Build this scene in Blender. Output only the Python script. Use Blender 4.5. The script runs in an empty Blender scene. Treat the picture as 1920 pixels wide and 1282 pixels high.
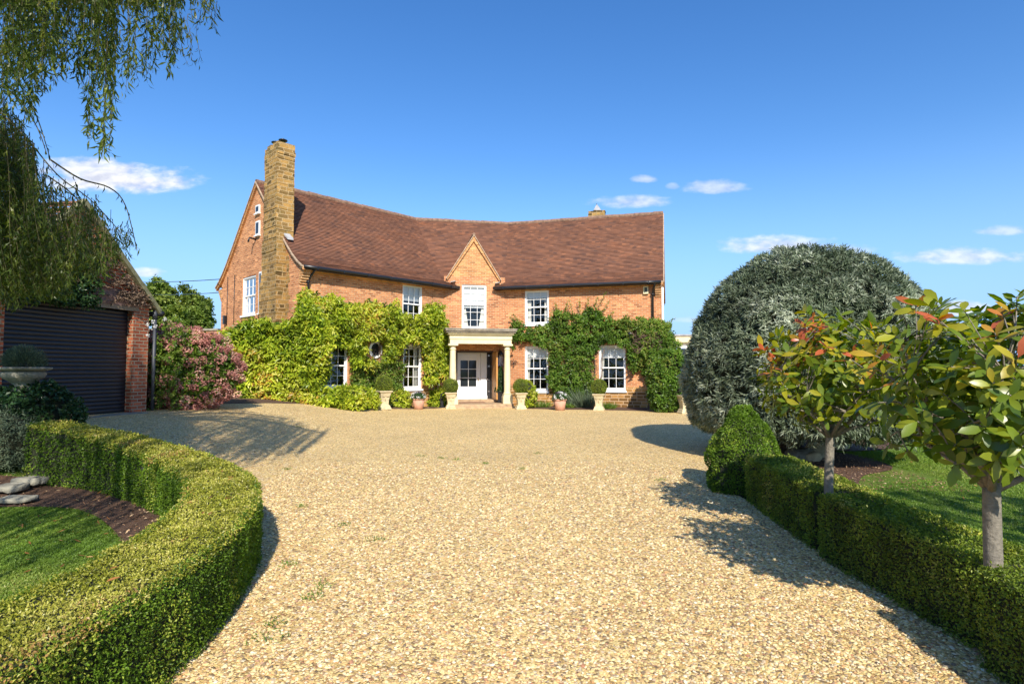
import bpy, math, random
import numpy as np
R = math.radians
random.seed(4); rng = np.random.default_rng(7)

# ------------------------------------------------------------ camera
F, CX, CY, PT, CZ = 1067.0, 960.0, 641.0, math.atan(51/1067), 1.55
scene = bpy.context.scene
cd = bpy.data.cameras.new('camera'); cam = bpy.data.objects.new('camera', cd)
scene.collection.objects.link(cam); scene.camera = cam
cd.sensor_width = 36; cd.lens = 36*F/1920; cd.clip_end = 3000; cd.clip_start = .05
cam.location = (0, 0, CZ); cam.rotation_euler = (R(90)+PT, 0, 0)

# ------------------------------------------------------------ sky, sun, exposure
SUN_EL = R(36); SX, SY = .165, -.986            # horizontal direction towards the sun
world = bpy.data.worlds.new('World'); scene.world = world; world.use_nodes = True
SKY_STRENGTH = .12
sun = bpy.data.lights.new('sun', 'SUN'); sun.energy = 5.0; sun.angle = R(.5); sun.color = (1, .93, .82)
so = bpy.data.objects.new('sun', sun); scene.collection.objects.link(so)
from mathutils import Vector
sdir = Vector((SX*math.cos(SUN_EL), SY*math.cos(SUN_EL), math.sin(SUN_EL)))
so.rotation_euler = sdir.to_track_quat('Z', 'Y').to_euler(); so.location = (6, -20, 20)
scene.view_settings.view_transform = 'Standard'; scene.view_settings.look = 'None'
scene.view_settings.exposure = .45; scene.view_settings.gamma = 1

def ray(px, py):
    a = (px-CX)/F; b = (CY-py)/F
    return np.array((a, math.cos(PT)-b*math.sin(PT), math.sin(PT)+b*math.cos(PT)))
def P(px, py, Y):
    r = ray(px, py); k = Y/r[1]; return np.array((r[0]*k, Y, CZ+r[2]*k))
def sst(t): t = np.clip(t, 0, 1); return t*t*(3-2*t)
def gz(x, y): return .62*sst((-np.asarray(x, float)-3)/5.6)*sst((np.asarray(y, float)-6)/5)
def G(px, py):
    z = 0.
    for _ in range(8):
        r = ray(px, py); k = (z-CZ)/r[2]; z = float(gz(r[0]*k, r[1]*k))
    return np.array((r[0]*k, r[1]*k, z))

def ramp(N, stops, interp='LINEAR'):
    r = N.new('ShaderNodeValToRGB'); e = r.color_ramp; e.interpolation = interp
    while len(e.elements) < len(stops): e.elements.new(.5)
    for el, (p, c) in zip(e.elements, stops): el.position = p; el.color = (*c, 1)
    return r
def build_sky():
    nt = world.node_tree; N = nt.nodes; Lk = nt.links
    for n in list(N): N.remove(n)
    out = N.new('ShaderNodeOutputWorld'); bg = N.new('ShaderNodeBackground'); sk = N.new('ShaderNodeTexSky')
    sk.sky_type = 'NISHITA'; sk.sun_disc = False; sk.sun_elevation = SUN_EL
    sk.sun_rotation = math.atan2(SX, SY); sk.ozone_density = 2.6; sk.dust_density = .35; sk.air_density = 1.05
    hs = N.new('ShaderNodeHueSaturation'); hs.inputs['Saturation'].default_value = 1.3; hs.inputs['Value'].default_value = 1.27; hs.inputs['Hue'].default_value = .508
    Lk.new(sk.outputs[0], hs.inputs['Color'])
    tc = N.new('ShaderNodeTexCoord'); sp = N.new('ShaderNodeSeparateXYZ'); Lk.new(tc.outputs['Generated'], sp.inputs[0])
    def M(op, a, b=None, clamp=False):
        n = N.new('ShaderNodeMath'); n.operation = op; n.use_clamp = clamp
        for i, v in enumerate((a, b)):
            if v is None: continue
            if hasattr(v, 'links'): Lk.new(v, n.inputs[i])
            else: n.inputs[i].default_value = v
        return n.outputs[0]
    ym = M('MAXIMUM', sp.outputs['Y'], .02)
    u = M('DIVIDE', sp.outputs['X'], ym); v = M('DIVIDE', sp.outputs['Z'], ym)
    cb = N.new('ShaderNodeCombineXYZ'); Lk.new(u, cb.inputs[0]); Lk.new(M('MULTIPLY', v, 2.2), cb.inputs[1])
    no = N.new('ShaderNodeTexNoise'); no.inputs['Scale'].default_value = 9; no.inputs['Detail'].default_value = 7
    no.inputs['Roughness'].default_value = .62; Lk.new(cb.outputs[0], no.inputs['Vector'])
    n0 = M('SUBTRACT', no.outputs[0], .5)
    n2 = N.new('ShaderNodeTexNoise'); n2.inputs['Scale'].default_value = 30; n2.inputs['Detail'].default_value = 5
    Lk.new(cb.outputs[0], n2.inputs['Vector']); n2o = M('SUBTRACT', n2.outputs[0], .5)
    tot = None
    for (px, py, w, h, k) in [(215, 340, 135, 34, 1.0), (150, 318, 90, 22, .9), (275, 513, 38, 12, .75), (1180, 380, 72, 15, .7), (1343, 352, 58, 17, .55),
                              (1208, 337, 24, 9, .5), (1470, 462, 100, 22, .8), (1580, 470, 60, 12, .5), (1800, 484, 120, 19, .7),
                              (1880, 434, 55, 12, .5), (1790, 582, 90, 16, .85), (1300, 600, 45, 8, .3), (1262, 350, 12, 8, .3)]:
        r = ray(px, py); u0 = r[0]/r[1]; v0 = r[2]/r[1]
        a = M('DIVIDE', M('SUBTRACT', u, float(u0)), w/F); b = M('DIVIDE', M('SUBTRACT', v, float(v0)), h/F)
        below = M('MULTIPLY', M('MINIMUM', b, 0.), .55); b = M('ADD', b, below)
        d = M('SUBTRACT', 1., M('ADD', M('MULTIPLY', a, a), M('MULTIPLY', b, b)))
        d = M('ADD', d, M('ADD', M('MULTIPLY', n0, 3.3), M('MULTIPLY', n2o, 1.9)))
        m = N.new('ShaderNodeMapRange'); m.interpolation_type = 'SMOOTHSTEP'
        m.inputs['From Min'].default_value = -.5; m.inputs['From Max'].default_value = 1.15
        m.inputs['To Max'].default_value = k; Lk.new(d, m.inputs['Value'])
        tot = m.outputs[0] if tot is None else M('MAXIMUM', tot, m.outputs[0])
    hz = N.new('ShaderNodeMapRange'); hz.interpolation_type = 'SMOOTHSTEP'; hz.inputs['From Min'].default_value = -.02; hz.inputs['From Max'].default_value = .36
    hz.inputs['To Min'].default_value = .95; hz.inputs['To Max'].default_value = 0.; Lk.new(sp.outputs['Z'], hz.inputs['Value'])
    hm = N.new('ShaderNodeMix'); hm.data_type = 'RGBA'; Lk.new(hz.outputs[0], hm.inputs['Factor']); Lk.new(hs.outputs[0], hm.inputs[6]); hm.inputs[7].default_value = (2.0, 3.75, 6.9, 1)
    mix = N.new('ShaderNodeMix'); mix.data_type = 'RGBA'; Lk.new(tot, mix.inputs['Factor'])
    Lk.new(hm.outputs[2], mix.inputs[6]); cr = ramp(N, [(.35, (.62, .66, .80)), (.62, (.95, .96, 1.0))]); Lk.new(n2.outputs[0], cr.inputs[0])
    sc_ = N.new('ShaderNodeVectorMath'); sc_.operation = 'SCALE'; sc_.inputs['Scale'].default_value = 6.9; Lk.new(cr.outputs[0], sc_.inputs[0]); Lk.new(sc_.outputs[0], mix.inputs[7])
    Lk.new(mix.outputs[2], bg.inputs['Color']); bg.inputs['Strength'].default_value = SKY_STRENGTH
    Lk.new(bg.outputs[0], out.inputs[0])
build_sky()

# ------------------------------------------------------------ mesh builder
OFF = {}
class B:
    def __init__(s): s.V = []; s.Fc = []; s.n = 0
    def add(s, V, Fa, mat=0, rnd=None, uv=None, smooth=False):
        V = np.asarray(V, np.float32).reshape(-1, 3)
        if len(V) == 0: return s
        fl = Fa if isinstance(Fa, list) else [Fa]
        rn = np.full(len(V), .5, np.float32) if rnd is None else np.asarray(rnd, np.float32)
        for f in fl:
            f = np.asarray(f, np.int64)
            if f.ndim == 1: f = f.reshape(1, -1)
            s.Fc.append((f+s.n, mat, smooth, uv is not None))
        s.V.append((V, rn, np.zeros((len(V), 2), np.float32) if uv is None else np.asarray(uv, np.float32)))
        s.n += len(V); return s
    def build(s, name, mats, parent=None, loc=None):
        V = np.concatenate([v[0] for v in s.V]); rn = np.concatenate([v[1] for v in s.V]); UV = np.concatenate([v[2] for v in s.V])
        off = np.array(OFF[parent.name] if parent else (loc if loc is not None else (0, 0, 0)), np.float32)
        loops = []; tot = []; mi = []; sm = []; uvs = []
        for f, m, smo, hasuv in s.Fc:
            k = f.shape[1]; loops.append(f.ravel()); tot.append(np.full(len(f), k)); mi.append(np.full(len(f), m)); sm.append(np.full(len(f), smo))
            if hasuv: uvs.append(UV[f.ravel()])
            else:
                A = V[f]; nn = np.cross(A[:, 1]-A[:, 0], A[:, -1]-A[:, 0]); nn /= np.maximum(np.linalg.norm(nn, axis=1, keepdims=True), 1e-9)
                flat = np.abs(nn[:, 2]) > .75
                t = np.stack([-nn[:, 1], nn[:, 0]], 1); t /= np.maximum(np.linalg.norm(t, axis=1, keepdims=True), 1e-9)
                u = A[:, :, 0]*t[:, None, 0]+A[:, :, 1]*t[:, None, 1]; v = A[:, :, 2].copy()
                u[flat] = A[flat][:, :, 0]; v[flat] = A[flat][:, :, 1]
                uvs.append(np.stack([u, v], 2).reshape(-1, 2))
        loops = np.concatenate(loops); tot = np.concatenate(tot); uvs = np.concatenate(uvs)
        me = bpy.data.meshes.new(name)
        me.vertices.add(len(V)); me.vertices.foreach_set('co', (V-off).ravel())
        me.loops.add(len(loops)); me.loops.foreach_set('vertex_index', loops.astype(np.int32))
        me.polygons.add(len(tot)); st = np.concatenate([[0], np.cumsum(tot)[:-1]]).astype(np.int32)
        me.polygons.foreach_set('loop_start', st); me.polygons.foreach_set('loop_total', tot.astype(np.int32))
        me.polygons.foreach_set('material_index', np.concatenate(mi).astype(np.int32))
        me.polygons.foreach_set('use_smooth', np.concatenate(sm).astype(bool))
        ul = me.uv_layers.new(name='UVMap'); ul.data.foreach_set('uv', uvs.astype(np.float32).ravel())
        at = me.attributes.new('rnd', 'FLOAT', 'POINT'); at.data.foreach_set('value', rn)
        me.update(calc_edges=True); me.validate()
        for m in (mats if isinstance(mats, (list, tuple)) else [mats]): me.materials.append(m)
        o = bpy.data.objects.new(name, me); scene.collection.objects.link(o)
        if parent: o.parent = parent; OFF[o.name] = OFF[parent.name]
        else: o.location = tuple(float(c) for c in off); OFF[o.name] = tuple(off)
        return o
def tag(o, label=None, cat=None, group=None, kind=None):
    for k, v in (('label', label), ('category', cat), ('group', group), ('kind', kind)):
        if v: o[k] = v
    return o
def thing(name, loc, label, cat, group=None):
    o = bpy.data.objects.new(name, None); scene.collection.objects.link(o); o.location = tuple(float(c) for c in loc)
    o.empty_display_size = .2; OFF[o.name] = tuple(float(c) for c in loc); return tag(o, label, cat, group)
def copy_tree(o, loc=None, rz=None, parent=None, sc=None):
    c = o.copy(); scene.collection.objects.link(c)
    if parent: c.parent = parent
    if loc is not None: c.location = tuple(float(v) for v in loc)
    if rz is not None: c.rotation_euler = (0, 0, rz)
    if sc is not None: c.scale = (sc,)*3 if not isinstance(sc, tuple) else sc
    for ch in list(o.children): copy_tree(ch, parent=c)
    return c

# frames: origin, direction along, outward normal
class Fr:
    def __init__(s, O, d, n): s.O = np.array((*O, 0.)); s.d = np.array((*d, 0.)); s.n = np.array((*n, 0.))
    def p(s, u, o, z): return s.O+s.d*u+s.n*o+np.array((0, 0, z))
    def hit(s, px, py, o=0.):
        r = ray(px, py); c = np.array((0, 0, CZ)); q = s.O+s.n*o
        k = np.dot((q-c), s.n)/np.dot(r, s.n); h = c+r*k
        return float(np.dot(h-s.O, s.d)), float(h[2])
BOXF = np.array([[0, 3, 2, 1], [4, 5, 6, 7], [0, 1, 5, 4], [1, 2, 6, 5], [2, 3, 7, 6], [3, 0, 4, 7]])
WF = Fr((0, 0), (1, 0), (0, -1))
def fbox(b, fr, u0, u1, o0, o1, z0, z1, mat=0, rnd=.5):
    V = [fr.p(u, o, z) for z in (z0, z1) for (u, o) in ((u0, o1), (u1, o1), (u1, o0), (u0, o0))]
    return b.add(V, BOXF, mat, np.full(8, rnd))
def obox(b, c, ax, ay, az, mat=0, rnd=.5):
    c = np.array(c, float); ax, ay, az = (np.array(a, float)/2 for a in (ax, ay, az))
    V = [c+sx*ax+sy*ay+sz*az for sz in (-1, 1) for (sx, sy) in ((-1, -1), (1, -1), (1, 1), (-1, 1))]
    return b.add(V, BOXF, mat, np.full(8, rnd))
def nrm(v): v = np.asarray(v, float); return v/max(1e-9, np.linalg.norm(v))
def tube(b, pts, rad, seg=8, mat=0, rnd=.5, cap=True, smooth=True):
    pts = np.asarray(pts, float); n = len(pts); rad = np.full(n, rad) if np.isscalar(rad) else np.asarray(rad, float)
    T = np.gradient(pts, axis=0); V = []; a = np.linspace(0, 2*np.pi, seg, endpoint=False)
    ref = np.array((0, 0, 1.)) if abs(nrm(pts[-1]-pts[0])[2]) < .9 else np.array((1., 0, 0))
    for i in range(n):
        t = nrm(T[i]); x = nrm(np.cross(ref, t)); y = np.cross(t, x)
        V.append(pts[i]+rad[i]*(np.cos(a)[:, None]*x+np.sin(a)[:, None]*y))
    V = np.concatenate(V); i = np.arange(n-1)[:, None]*seg; j = np.arange(seg)[None]; k = (j+1) % seg
    Fq = np.stack([i+j, i+k, i+seg+k, i+seg+j], 2).reshape(-1, 4)
    fl = [Fq]
    if cap and seg > 4: fl += [np.arange(seg)[::-1].reshape(1, -1), (np.arange(seg)+(n-1)*seg).reshape(1, -1)]
    return b.add(V, fl, mat, np.full(len(V), rnd), smooth=smooth)
def lathe(b, c, prof, seg=24, mat=0, square=False, smooth=True, wob=0):
    c = np.array(c, float)
    if square: a = np.arange(4)*np.pi/2+np.pi/4; seg = 4; k = math.sqrt(2)
    else: a = np.linspace(0, 2*np.pi, seg, endpoint=False); k = 1
    V = np.concatenate([np.stack([c[0]+r*k*np.cos(a), c[1]+r*k*np.sin(a), np.full(seg, c[2]+z)], 1) for r, z in prof])
    n = len(prof); i = np.arange(n-1)[:, None]*seg; j = np.arange(seg)[None]; kk = (j+1) % seg
    Fq = np.stack([i+j, i+kk, i+seg+kk, i+seg+j], 2).reshape(-1, 4)
    return b.add(V, [Fq, np.arange(seg)[::-1].reshape(1, -1), (np.arange(seg)+(n-1)*seg).reshape(1, -1)], mat, smooth=smooth and not square)

# numpy value noise
_tab = np.random.default_rng(3).random(4096)
def vn(p, s=1., seed=0):
    p = np.asarray(p, float)*s+seed*17.3+1000; i = np.floor(p).astype(np.int64); f = p-i; f = f*f*(3-2*f); r = 0
    for dx in (0, 1):
        for dy in (0, 1):
            for dz in (0, 1):
                h = _tab[((i[:, 0]+dx)*73856093 ^ (i[:, 1]+dy)*19349663 ^ (i[:, 2]+dz)*83492791) & 4095]
                r = r+h*(f[:, 0] if dx else 1-f[:, 0])*(f[:, 1] if dy else 1-f[:, 1])*(f[:, 2] if dz else 1-f[:, 2])
    return r
def rdir(n):
    v = rng.normal(size=(n, 3)); return v/np.linalg.norm(v, axis=1, keepdims=True)
def nz(v): return v/np.maximum(np.linalg.norm(v, axis=1, keepdims=True), 1e-9)
def leaves(b, p, d, n, L, W, mat=0, rnd=None, big=False, fold=.25, droop=.12):
    """p leaf base, d axis, n face normal; small leaves are folded rhombi, big ones ovate with a midrib fold and droop"""
    m = len(p); L = np.broadcast_to(L, (m,))[:, None]; W = np.broadcast_to(W, (m,))[:, None]
    d = nz(d); n = nz(n-(n*d).sum(1, keepdims=True)*d); s = np.cross(d, n)
    rnd = rng.random(m) if rnd is None else rnd
    if not big:
        V = np.stack([p, p+d*L*.5+s*W*.5+n*W*fold, p+d*L-n*L*droop, p+d*L*.5-s*W*.5+n*W*fold], 1).reshape(-1, 3)
        f = np.arange(m)[:, None]*4+np.array([[0, 1, 2, 3]]); return b.add(V, f, mat, np.repeat(rnd, 4))
    def q(t, w, dr): return p+d*L*t+s*W*w-n*L*dr*droop+n*W*abs(w)*fold
    V = np.stack([q(0, 0, 0), q(.12, 0, 0), q(.4, 0, .2), q(.72, 0, .55), q(1, 0, 1.2),
                  q(.22, .26, .05), q(.5, .5, .3), q(.8, .38, .7), q(.22, -.26, .05), q(.5, -.5, .3), q(.8, -.38, .7)], 1).reshape(-1, 3)
    bs = np.arange(m)[:, None]*11
    tri = np.array([[1, 5, 2], [1, 2, 8], [3, 7, 4], [3, 4, 10], [0, 5, 1], [0, 1, 8]]); qd = np.array([[2, 5, 6, 3], [2, 3, 9, 8]])
    q2 = np.array([[3, 6, 7], [3, 10, 9]])
    return b.add(V, [(bs[:, :, None]+tri).reshape(-1, 3), (bs[:, :, None]+qd).reshape(-1, 4), (bs[:, :, None]+q2).reshape(-1, 3)], mat, np.repeat(rnd, 11), smooth=True)

# ------------------------------------------------------------ materials
def mat(name): m = bpy.data.materials.new(name); m.use_nodes = True; return m, m.node_tree.nodes, m.node_tree.links, m.node_tree.nodes['Principled BSDF']
def ramp(N, stops, interp='LINEAR'):
    r = N.new('ShaderNodeValToRGB'); e = r.color_ramp; e.interpolation = interp
    while len(e.elements) < len(stops): e.elements.new(.5)
    for el, (p, c) in zip(e.elements, stops): el.position = p; el.color = (*c, 1)
    return r
def noise(N, L, vec, scale, detail=4, rough=.55):
    n = N.new('ShaderNodeTexNoise'); n.inputs['Scale'].default_value = scale; n.inputs['Detail'].default_value = detail; n.inputs['Roughness'].default_value = rough
    if vec is not None: L.new(vec, n.inputs['Vector'])
    return n.outputs[0]
def mixc(N, L, f, a, b, mode='MIX'):
    m = N.new('ShaderNodeMix'); m.data_type = 'RGBA'; m.blend_type = mode
    for s, v in ((m.inputs['Factor'], f), (m.inputs[6], a), (m.inputs[7], b)):
        if hasattr(v, 'links'): L.new(v, s)
        elif isinstance(v, tuple): s.default_value = (*v, 1)
        else: s.default_value = v
    return m.outputs[2]
def bump(N, L, bs, h, dist, strength=1., chain=None):
    b = N.new('ShaderNodeBump'); b.inputs['Distance'].default_value = dist; b.inputs['Strength'].default_value = strength
    L.new(h, b.inputs['Height'])
    if chain: L.new(chain, b.inputs['Normal'])
    if bs: L.new(b.outputs[0], bs.inputs['Normal'])
    return b.outputs[0]
def plain(name, col, rough=.6, var=.15, scale=6, metal=0., bmp=.0, bscale=60, spec=.5):
    m, N, L, bs = mat(name); tc = N.new('ShaderNodeTexCoord')
    n = noise(N, L, tc.outputs['Object'], scale, 6)
    r = ramp(N, [(.25, tuple(c*(1-var) for c in col)), (.75, tuple(min(1, c*(1+var)) for c in col))]); L.new(n, r.inputs[0]); L.new(r.outputs[0], bs.inputs['Base Color'])
    bs.inputs['Roughness'].default_value = rough; bs.inputs['Metallic'].default_value = metal; bs.inputs['Specular IOR Level'].default_value = spec
    if bmp: bump(N, L, bs, noise(N, L, tc.outputs['Object'], bscale, 5), bmp)
    return m
def leafmat(name, stops, rough=.45, trans=.3, tcol=None, spec=.4, vary=.35, vscale=1.2):
    m, N, L, bs = mat(name); at = N.new('ShaderNodeAttribute'); at.attribute_name = 'rnd'
    r = ramp(N, stops); L.new(at.outputs['Fac'], r.inputs[0])
    tc = N.new('ShaderNodeTexCoord'); n = noise(N, L, tc.outputs['Object'], vscale, 3)
    hv = N.new('ShaderNodeHueSaturation'); mr = N.new('ShaderNodeMapRange'); mr.inputs['From Min'].default_value = .3; mr.inputs['From Max'].default_value = .7
    mr.inputs['To Min'].default_value = 1-vary; mr.inputs['To Max'].default_value = 1+vary; L.new(n, mr.inputs[0]); L.new(mr.outputs[0], hv.inputs['Value'])
    L.new(r.outputs[0], hv.inputs['Color']); L.new(hv.outputs[0], bs.inputs['Base Color'])
    bs.inputs['Roughness'].default_value = rough; bs.inputs['Specular IOR Level'].default_value = spec
    tr = N.new('ShaderNodeBsdfTranslucent'); mx = N.new('ShaderNodeMixShader'); mx.inputs[0].default_value = trans
    h2 = N.new('ShaderNodeHueSaturation'); h2.inputs['Saturation'].default_value = 1.15; h2.inputs['Value'].default_value = 1.3; L.new(hv.outputs[0], h2.inputs['Color'])
    L.new(h2.outputs[0], tr.inputs['Color']); L.new(bs.outputs[0], mx.inputs[1]); L.new(tr.outputs[0], mx.inputs[2])
    L.new(mx.outputs[0], N['Material Output'].inputs['Surface']); return m
def brickmat(name, c1, c2, mortar, bw=.225, rh=.075, ms=.011, plinth=None, dark=.66, moss=0., stone=False):
    m, N, L, bs = mat(name); uv = N.new('ShaderNodeUVMap'); tc = N.new('ShaderNodeTexCoord')
    vec = uv.outputs[0]
    if stone:
        nd = N.new('ShaderNodeTexNoise'); nd.inputs['Scale'].default_value = 2.2; L.new(vec, nd.inputs['Vector'])
        vm = N.new('ShaderNodeVectorMath'); vm.operation = 'SCALE'; vm.inputs['Scale'].default_value = .16; L.new(nd.outputs['Color'], vm.inputs[0])
        va = N.new('ShaderNodeVectorMath'); L.new(vec, va.inputs[0]); L.new(vm.outputs[0], va.inputs[1]); vec = va.outputs[0]
    def br(bw, rh, ms, sq=1.):
        b = N.new('ShaderNodeTexBrick'); b.inputs['Scale'].default_value = 1; b.inputs['Brick Width'].default_value = bw; b.inputs['Row Height'].default_value = rh
        b.inputs['Mortar Size'].default_value = ms; b.inputs['Mortar Smooth'].default_value = .25; b.inputs['Bias'].default_value = 0
        b.squash = sq; b.squash_frequency = 3
        b.inputs['Color1'].default_value = (0, 0, 0, 1); b.inputs['Color2'].default_value = (1, 1, 1, 1); b.inputs['Mortar'].default_value = (.5, .5, .5, 1); L.new(vec, b.inputs['Vector']); return b
    b = br(bw, rh, ms, .62 if stone else 1.)
    mid = tuple((a+c)/2 for a, c in zip(c1, c2))
    rp = ramp(N, [(0, tuple(x*dark for x in c1)), (.10, c1), (.5, mid), (.85, c2), (1, tuple(min(1, x*1.25) for x in c2))]); L.new(b.outputs['Color'], rp.inputs[0])
    col = mixc(N, L, b.outputs['Fac'], rp.outputs[0], mortar)
    if plinth:
        b2 = br(.36, .125, .014, .7); p1, p2 = plinth
        r2 = ramp(N, [(0, tuple(x*.6 for x in p1)), (.3, p1), (.8, p2), (1, tuple(min(1, x*1.2) for x in p2))]); L.new(b2.outputs['Color'], r2.inputs[0])
        c3 = mixc(N, L, b2.outputs['Fac'], r2.outputs[0], tuple(x*1.02 for x in mortar))
        sp = N.new('ShaderNodeSeparateXYZ'); L.new(uv.outputs[0], sp.inputs[0]); lt = N.new('ShaderNodeMath'); lt.operation = 'LESS_THAN'; lt.inputs[1].default_value = .82
        L.new(sp.outputs[1], lt.inputs[0]); col = mixc(N, L, lt.outputs[0], col, c3)
    n1 = noise(N, L, tc.outputs['Object'], .9, 5, .6); r1 = ramp(N, [(.3, (.74, .72, .72)), (.7, (1.12, 1.1, 1.04))]); L.new(n1, r1.inputs[0])
    col = mixc(N, L, 1., col, r1.outputs[0], 'MULTIPLY')
    n2 = noise(N, L, tc.outputs['Object'], 28, 5, .7); r3 = ramp(N, [(.3, (.8, .8, .8)), (.7, (1.15, 1.15, 1.15))]); L.new(n2, r3.inputs[0])
    col = mixc(N, L, 1., col, r3.outputs[0], 'MULTIPLY')
    if moss:
        n3 = noise(N, L, tc.outputs['Object'], 2.4, 6, .7); r4 = ramp(N, [(.5, (0, 0, 0)), (.66, (1, 1, 1))]); L.new(n3, r4.inputs[0])
        mm = N.new('ShaderNodeMath'); mm.operation = 'MULTIPLY'; mm.inputs[1].default_value = moss; L.new(r4.outputs[0], mm.inputs[0])
        col = mixc(N, L, mm.outputs[0], col, (.10, .115, .03))
    L.new(col, bs.inputs['Base Color']); bs.inputs['Roughness'].default_value = .88; bs.inputs['Specular IOR Level'].default_value = .25
    iv = N.new('ShaderNodeMath'); iv.operation = 'SUBTRACT'; iv.inputs[0].default_value = 1; L.new(b.outputs['Fac'], iv.inputs[1])
    c = bump(N, L, None, iv.outputs[0], .012 if not stone else .03); bump(N, L, bs, n2, .006 if not stone else .02, 1, c)
    return m
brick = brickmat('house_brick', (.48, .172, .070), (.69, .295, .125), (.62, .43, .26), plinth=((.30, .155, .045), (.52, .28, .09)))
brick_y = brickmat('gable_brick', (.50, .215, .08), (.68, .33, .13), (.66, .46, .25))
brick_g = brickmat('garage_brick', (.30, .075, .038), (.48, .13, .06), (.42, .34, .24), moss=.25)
ironstone = brickmat('ironstone', (.20, .125, .045), (.46, .27, .085), (.52, .37, .19), bw=.33, rh=.14, ms=.016, moss=.3, stone=True, dark=.55)

def roofmat():
    m, N, L, bs = mat('clay_roof_tiles'); uv = N.new('ShaderNodeUVMap'); tc = N.new('ShaderNodeTexCoord')
    sp = N.new('ShaderNodeSeparateXYZ'); L.new(uv.outputs[0], sp.inputs[0])
    def M(op, a, c=None):
        n = N.new('ShaderNodeMath'); n.operation = op
        for k, v in enumerate((a, c)):
            if v is None: continue
            if hasattr(v, 'links'): L.new(v, n.inputs[k])
            else: n.inputs[k].default_value = v
        return n.outputs[0]
    vr = M('DIVIDE', sp.outputs[1], .1); row = M('FLOOR', vr); w1 = N.new('ShaderNodeTexWhiteNoise'); w1.noise_dimensions = '1D'; L.new(row, w1.inputs['W'])
    ur = M('ADD', M('DIVIDE', sp.outputs[0], .165), M('MULTIPLY', w1.outputs['Value'], 7.)); cbx = N.new('ShaderNodeCombineXYZ'); L.new(M('FLOOR', ur), cbx.inputs[0]); L.new(row, cbx.inputs[1])
    w2 = N.new('ShaderNodeTexWhiteNoise'); w2.noise_dimensions = '2D'; L.new(cbx.outputs[0], w2.inputs['Vector'])
    r = ramp(N, [(0, (.16, .088, .065)), (.12, (.235, .112, .070)), (.6, (.265, .124, .074)), (.9, (.30, .138, .080)), (1, (.38, .17, .09))]); L.new(w2.outputs['Value'], r.inputs[0])
    ln = ramp(N, [(0, (.34, .32, .32)), (.2, (.95, .95, .95)), (1, (1.1, 1.1, 1.1))]); L.new(M('FRACT', vr), ln.inputs[0]); r = N[mixc(N, L, 1., r.outputs[0], ln.outputs[0], 'MULTIPLY').node.name]  # dark band per row paints the shadow line of each tile course
    mp = N.new('ShaderNodeMapping'); mp.inputs['Scale'].default_value = (.55, 1.15, 1); L.new(uv.outputs[0], mp.inputs[0])
    n = noise(N, L, mp.outputs[0], 1.3, 6, .65); r2 = ramp(N, [(.3, (.66, .70, .76)), (.45, (.88, .88, .90)), (.58, (1.02, 1.0, .97)), (.76, (1.32, 1.08, .88))]); L.new(n, r2.inputs[0])
    col = mixc(N, L, 1., r.outputs[2], r2.outputs[0], 'MULTIPLY')
    mp2 = N.new('ShaderNodeMapping'); mp2.inputs['Scale'].default_value = (5, .8, 1); L.new(uv.outputs[0], mp2.inputs[0])
    n3 = noise(N, L, mp2.outputs[0], 1.5, 5, .7); r3 = ramp(N, [(.28, (.45, .45, .5)), (.42, (1, 1, 1))]); L.new(n3, r3.inputs[0])
    col = mixc(N, L, .35, col, r3.outputs[0], 'MULTIPLY')
    n4 = noise(N, L, tc.outputs['Object'], 40, 3); r4 = ramp(N, [(.62, (0, 0, 0)), (.72, (1, 1, 1))]); L.new(n4, r4.inputs[0])
    mm = N.new('ShaderNodeMath'); mm.operation = 'MULTIPLY'; mm.inputs[1].default_value = .16; L.new(r4.outputs[0], mm.inputs[0])
    col = mixc(N, L, mm.outputs[0], col, (.36, .32, .22))
    L.new(col, bs.inputs['Base Color']); bs.inputs['Roughness'].default_value = .85; bs.inputs['Specular IOR Level'].default_value = .25
    bump(N, L, bs, n4, .01); return m
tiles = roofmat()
ridge_m = plain('ridge_tile_clay', (.22, .13, .085), .85, .5, 9, bmp=.01)
verge_m = plain('verge_mortar', (.42, .30, .2), .9, .4, 8, bmp=.01)
white = plain('white_paint', (.84, .83, .80), .35, .04, 3)
cream = plain('cream_stone_paint', (.68, .60, .37), .7, .12, 5, bmp=.003)
lead = plain('lead_sheet', (.30, .30, .31), .55, .25, 7)
lead2 = plain('weathered_slab', (.30, .26, .20), .85, .55, 5, bmp=.01)
black = plain('black_cast_iron', (.012, .013, .016), .35, .2, 9)
white_l = plain('bright_flashing', (.42, .42, .42), .4, .2, 9)
curt = plain('curtain_cloth', (.78, .75, .68), .9, .08, 9)
darkin = plain('dark_room_lining', (.10, .09, .08), .9, .2, 2)  # dark colour stands for unlit rooms behind the windows
oak = plain('oak_timber', (.50, .24, .06), .5, .18, 4)
stone_c = plain('carved_limestone', (.54, .45, .27), .85, .25, 9, bmp=.012, bscale=35)
stone_g = plain('grey_limestone', (.25, .235, .18), .9, .4, 6, bmp=.02, bscale=22)
terra = plain('pale_terracotta', (.55, .30, .20), .85, .18, 8)
soilm = plain('potting_soil', (.035, .024, .016), 1, .4, 40)
stepm = plain('worn_step_stone', (.42, .29, .17), .85, .35, 7, bmp=.012, bscale=20)
bark = plain('grey_bark', (.20, .175, .135), .85, .35, 30, bmp=.01, bscale=60)
barkd = plain('dark_bark', (.055, .042, .03), .95, .4, 20, bmp=.03, bscale=25)
twig = plain('dry_twig', (.16, .10, .07), .9, .4, 15)
steelb = plain('roller_slat_blue', (.011, .011, .015), .42, .12, 3)
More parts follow.
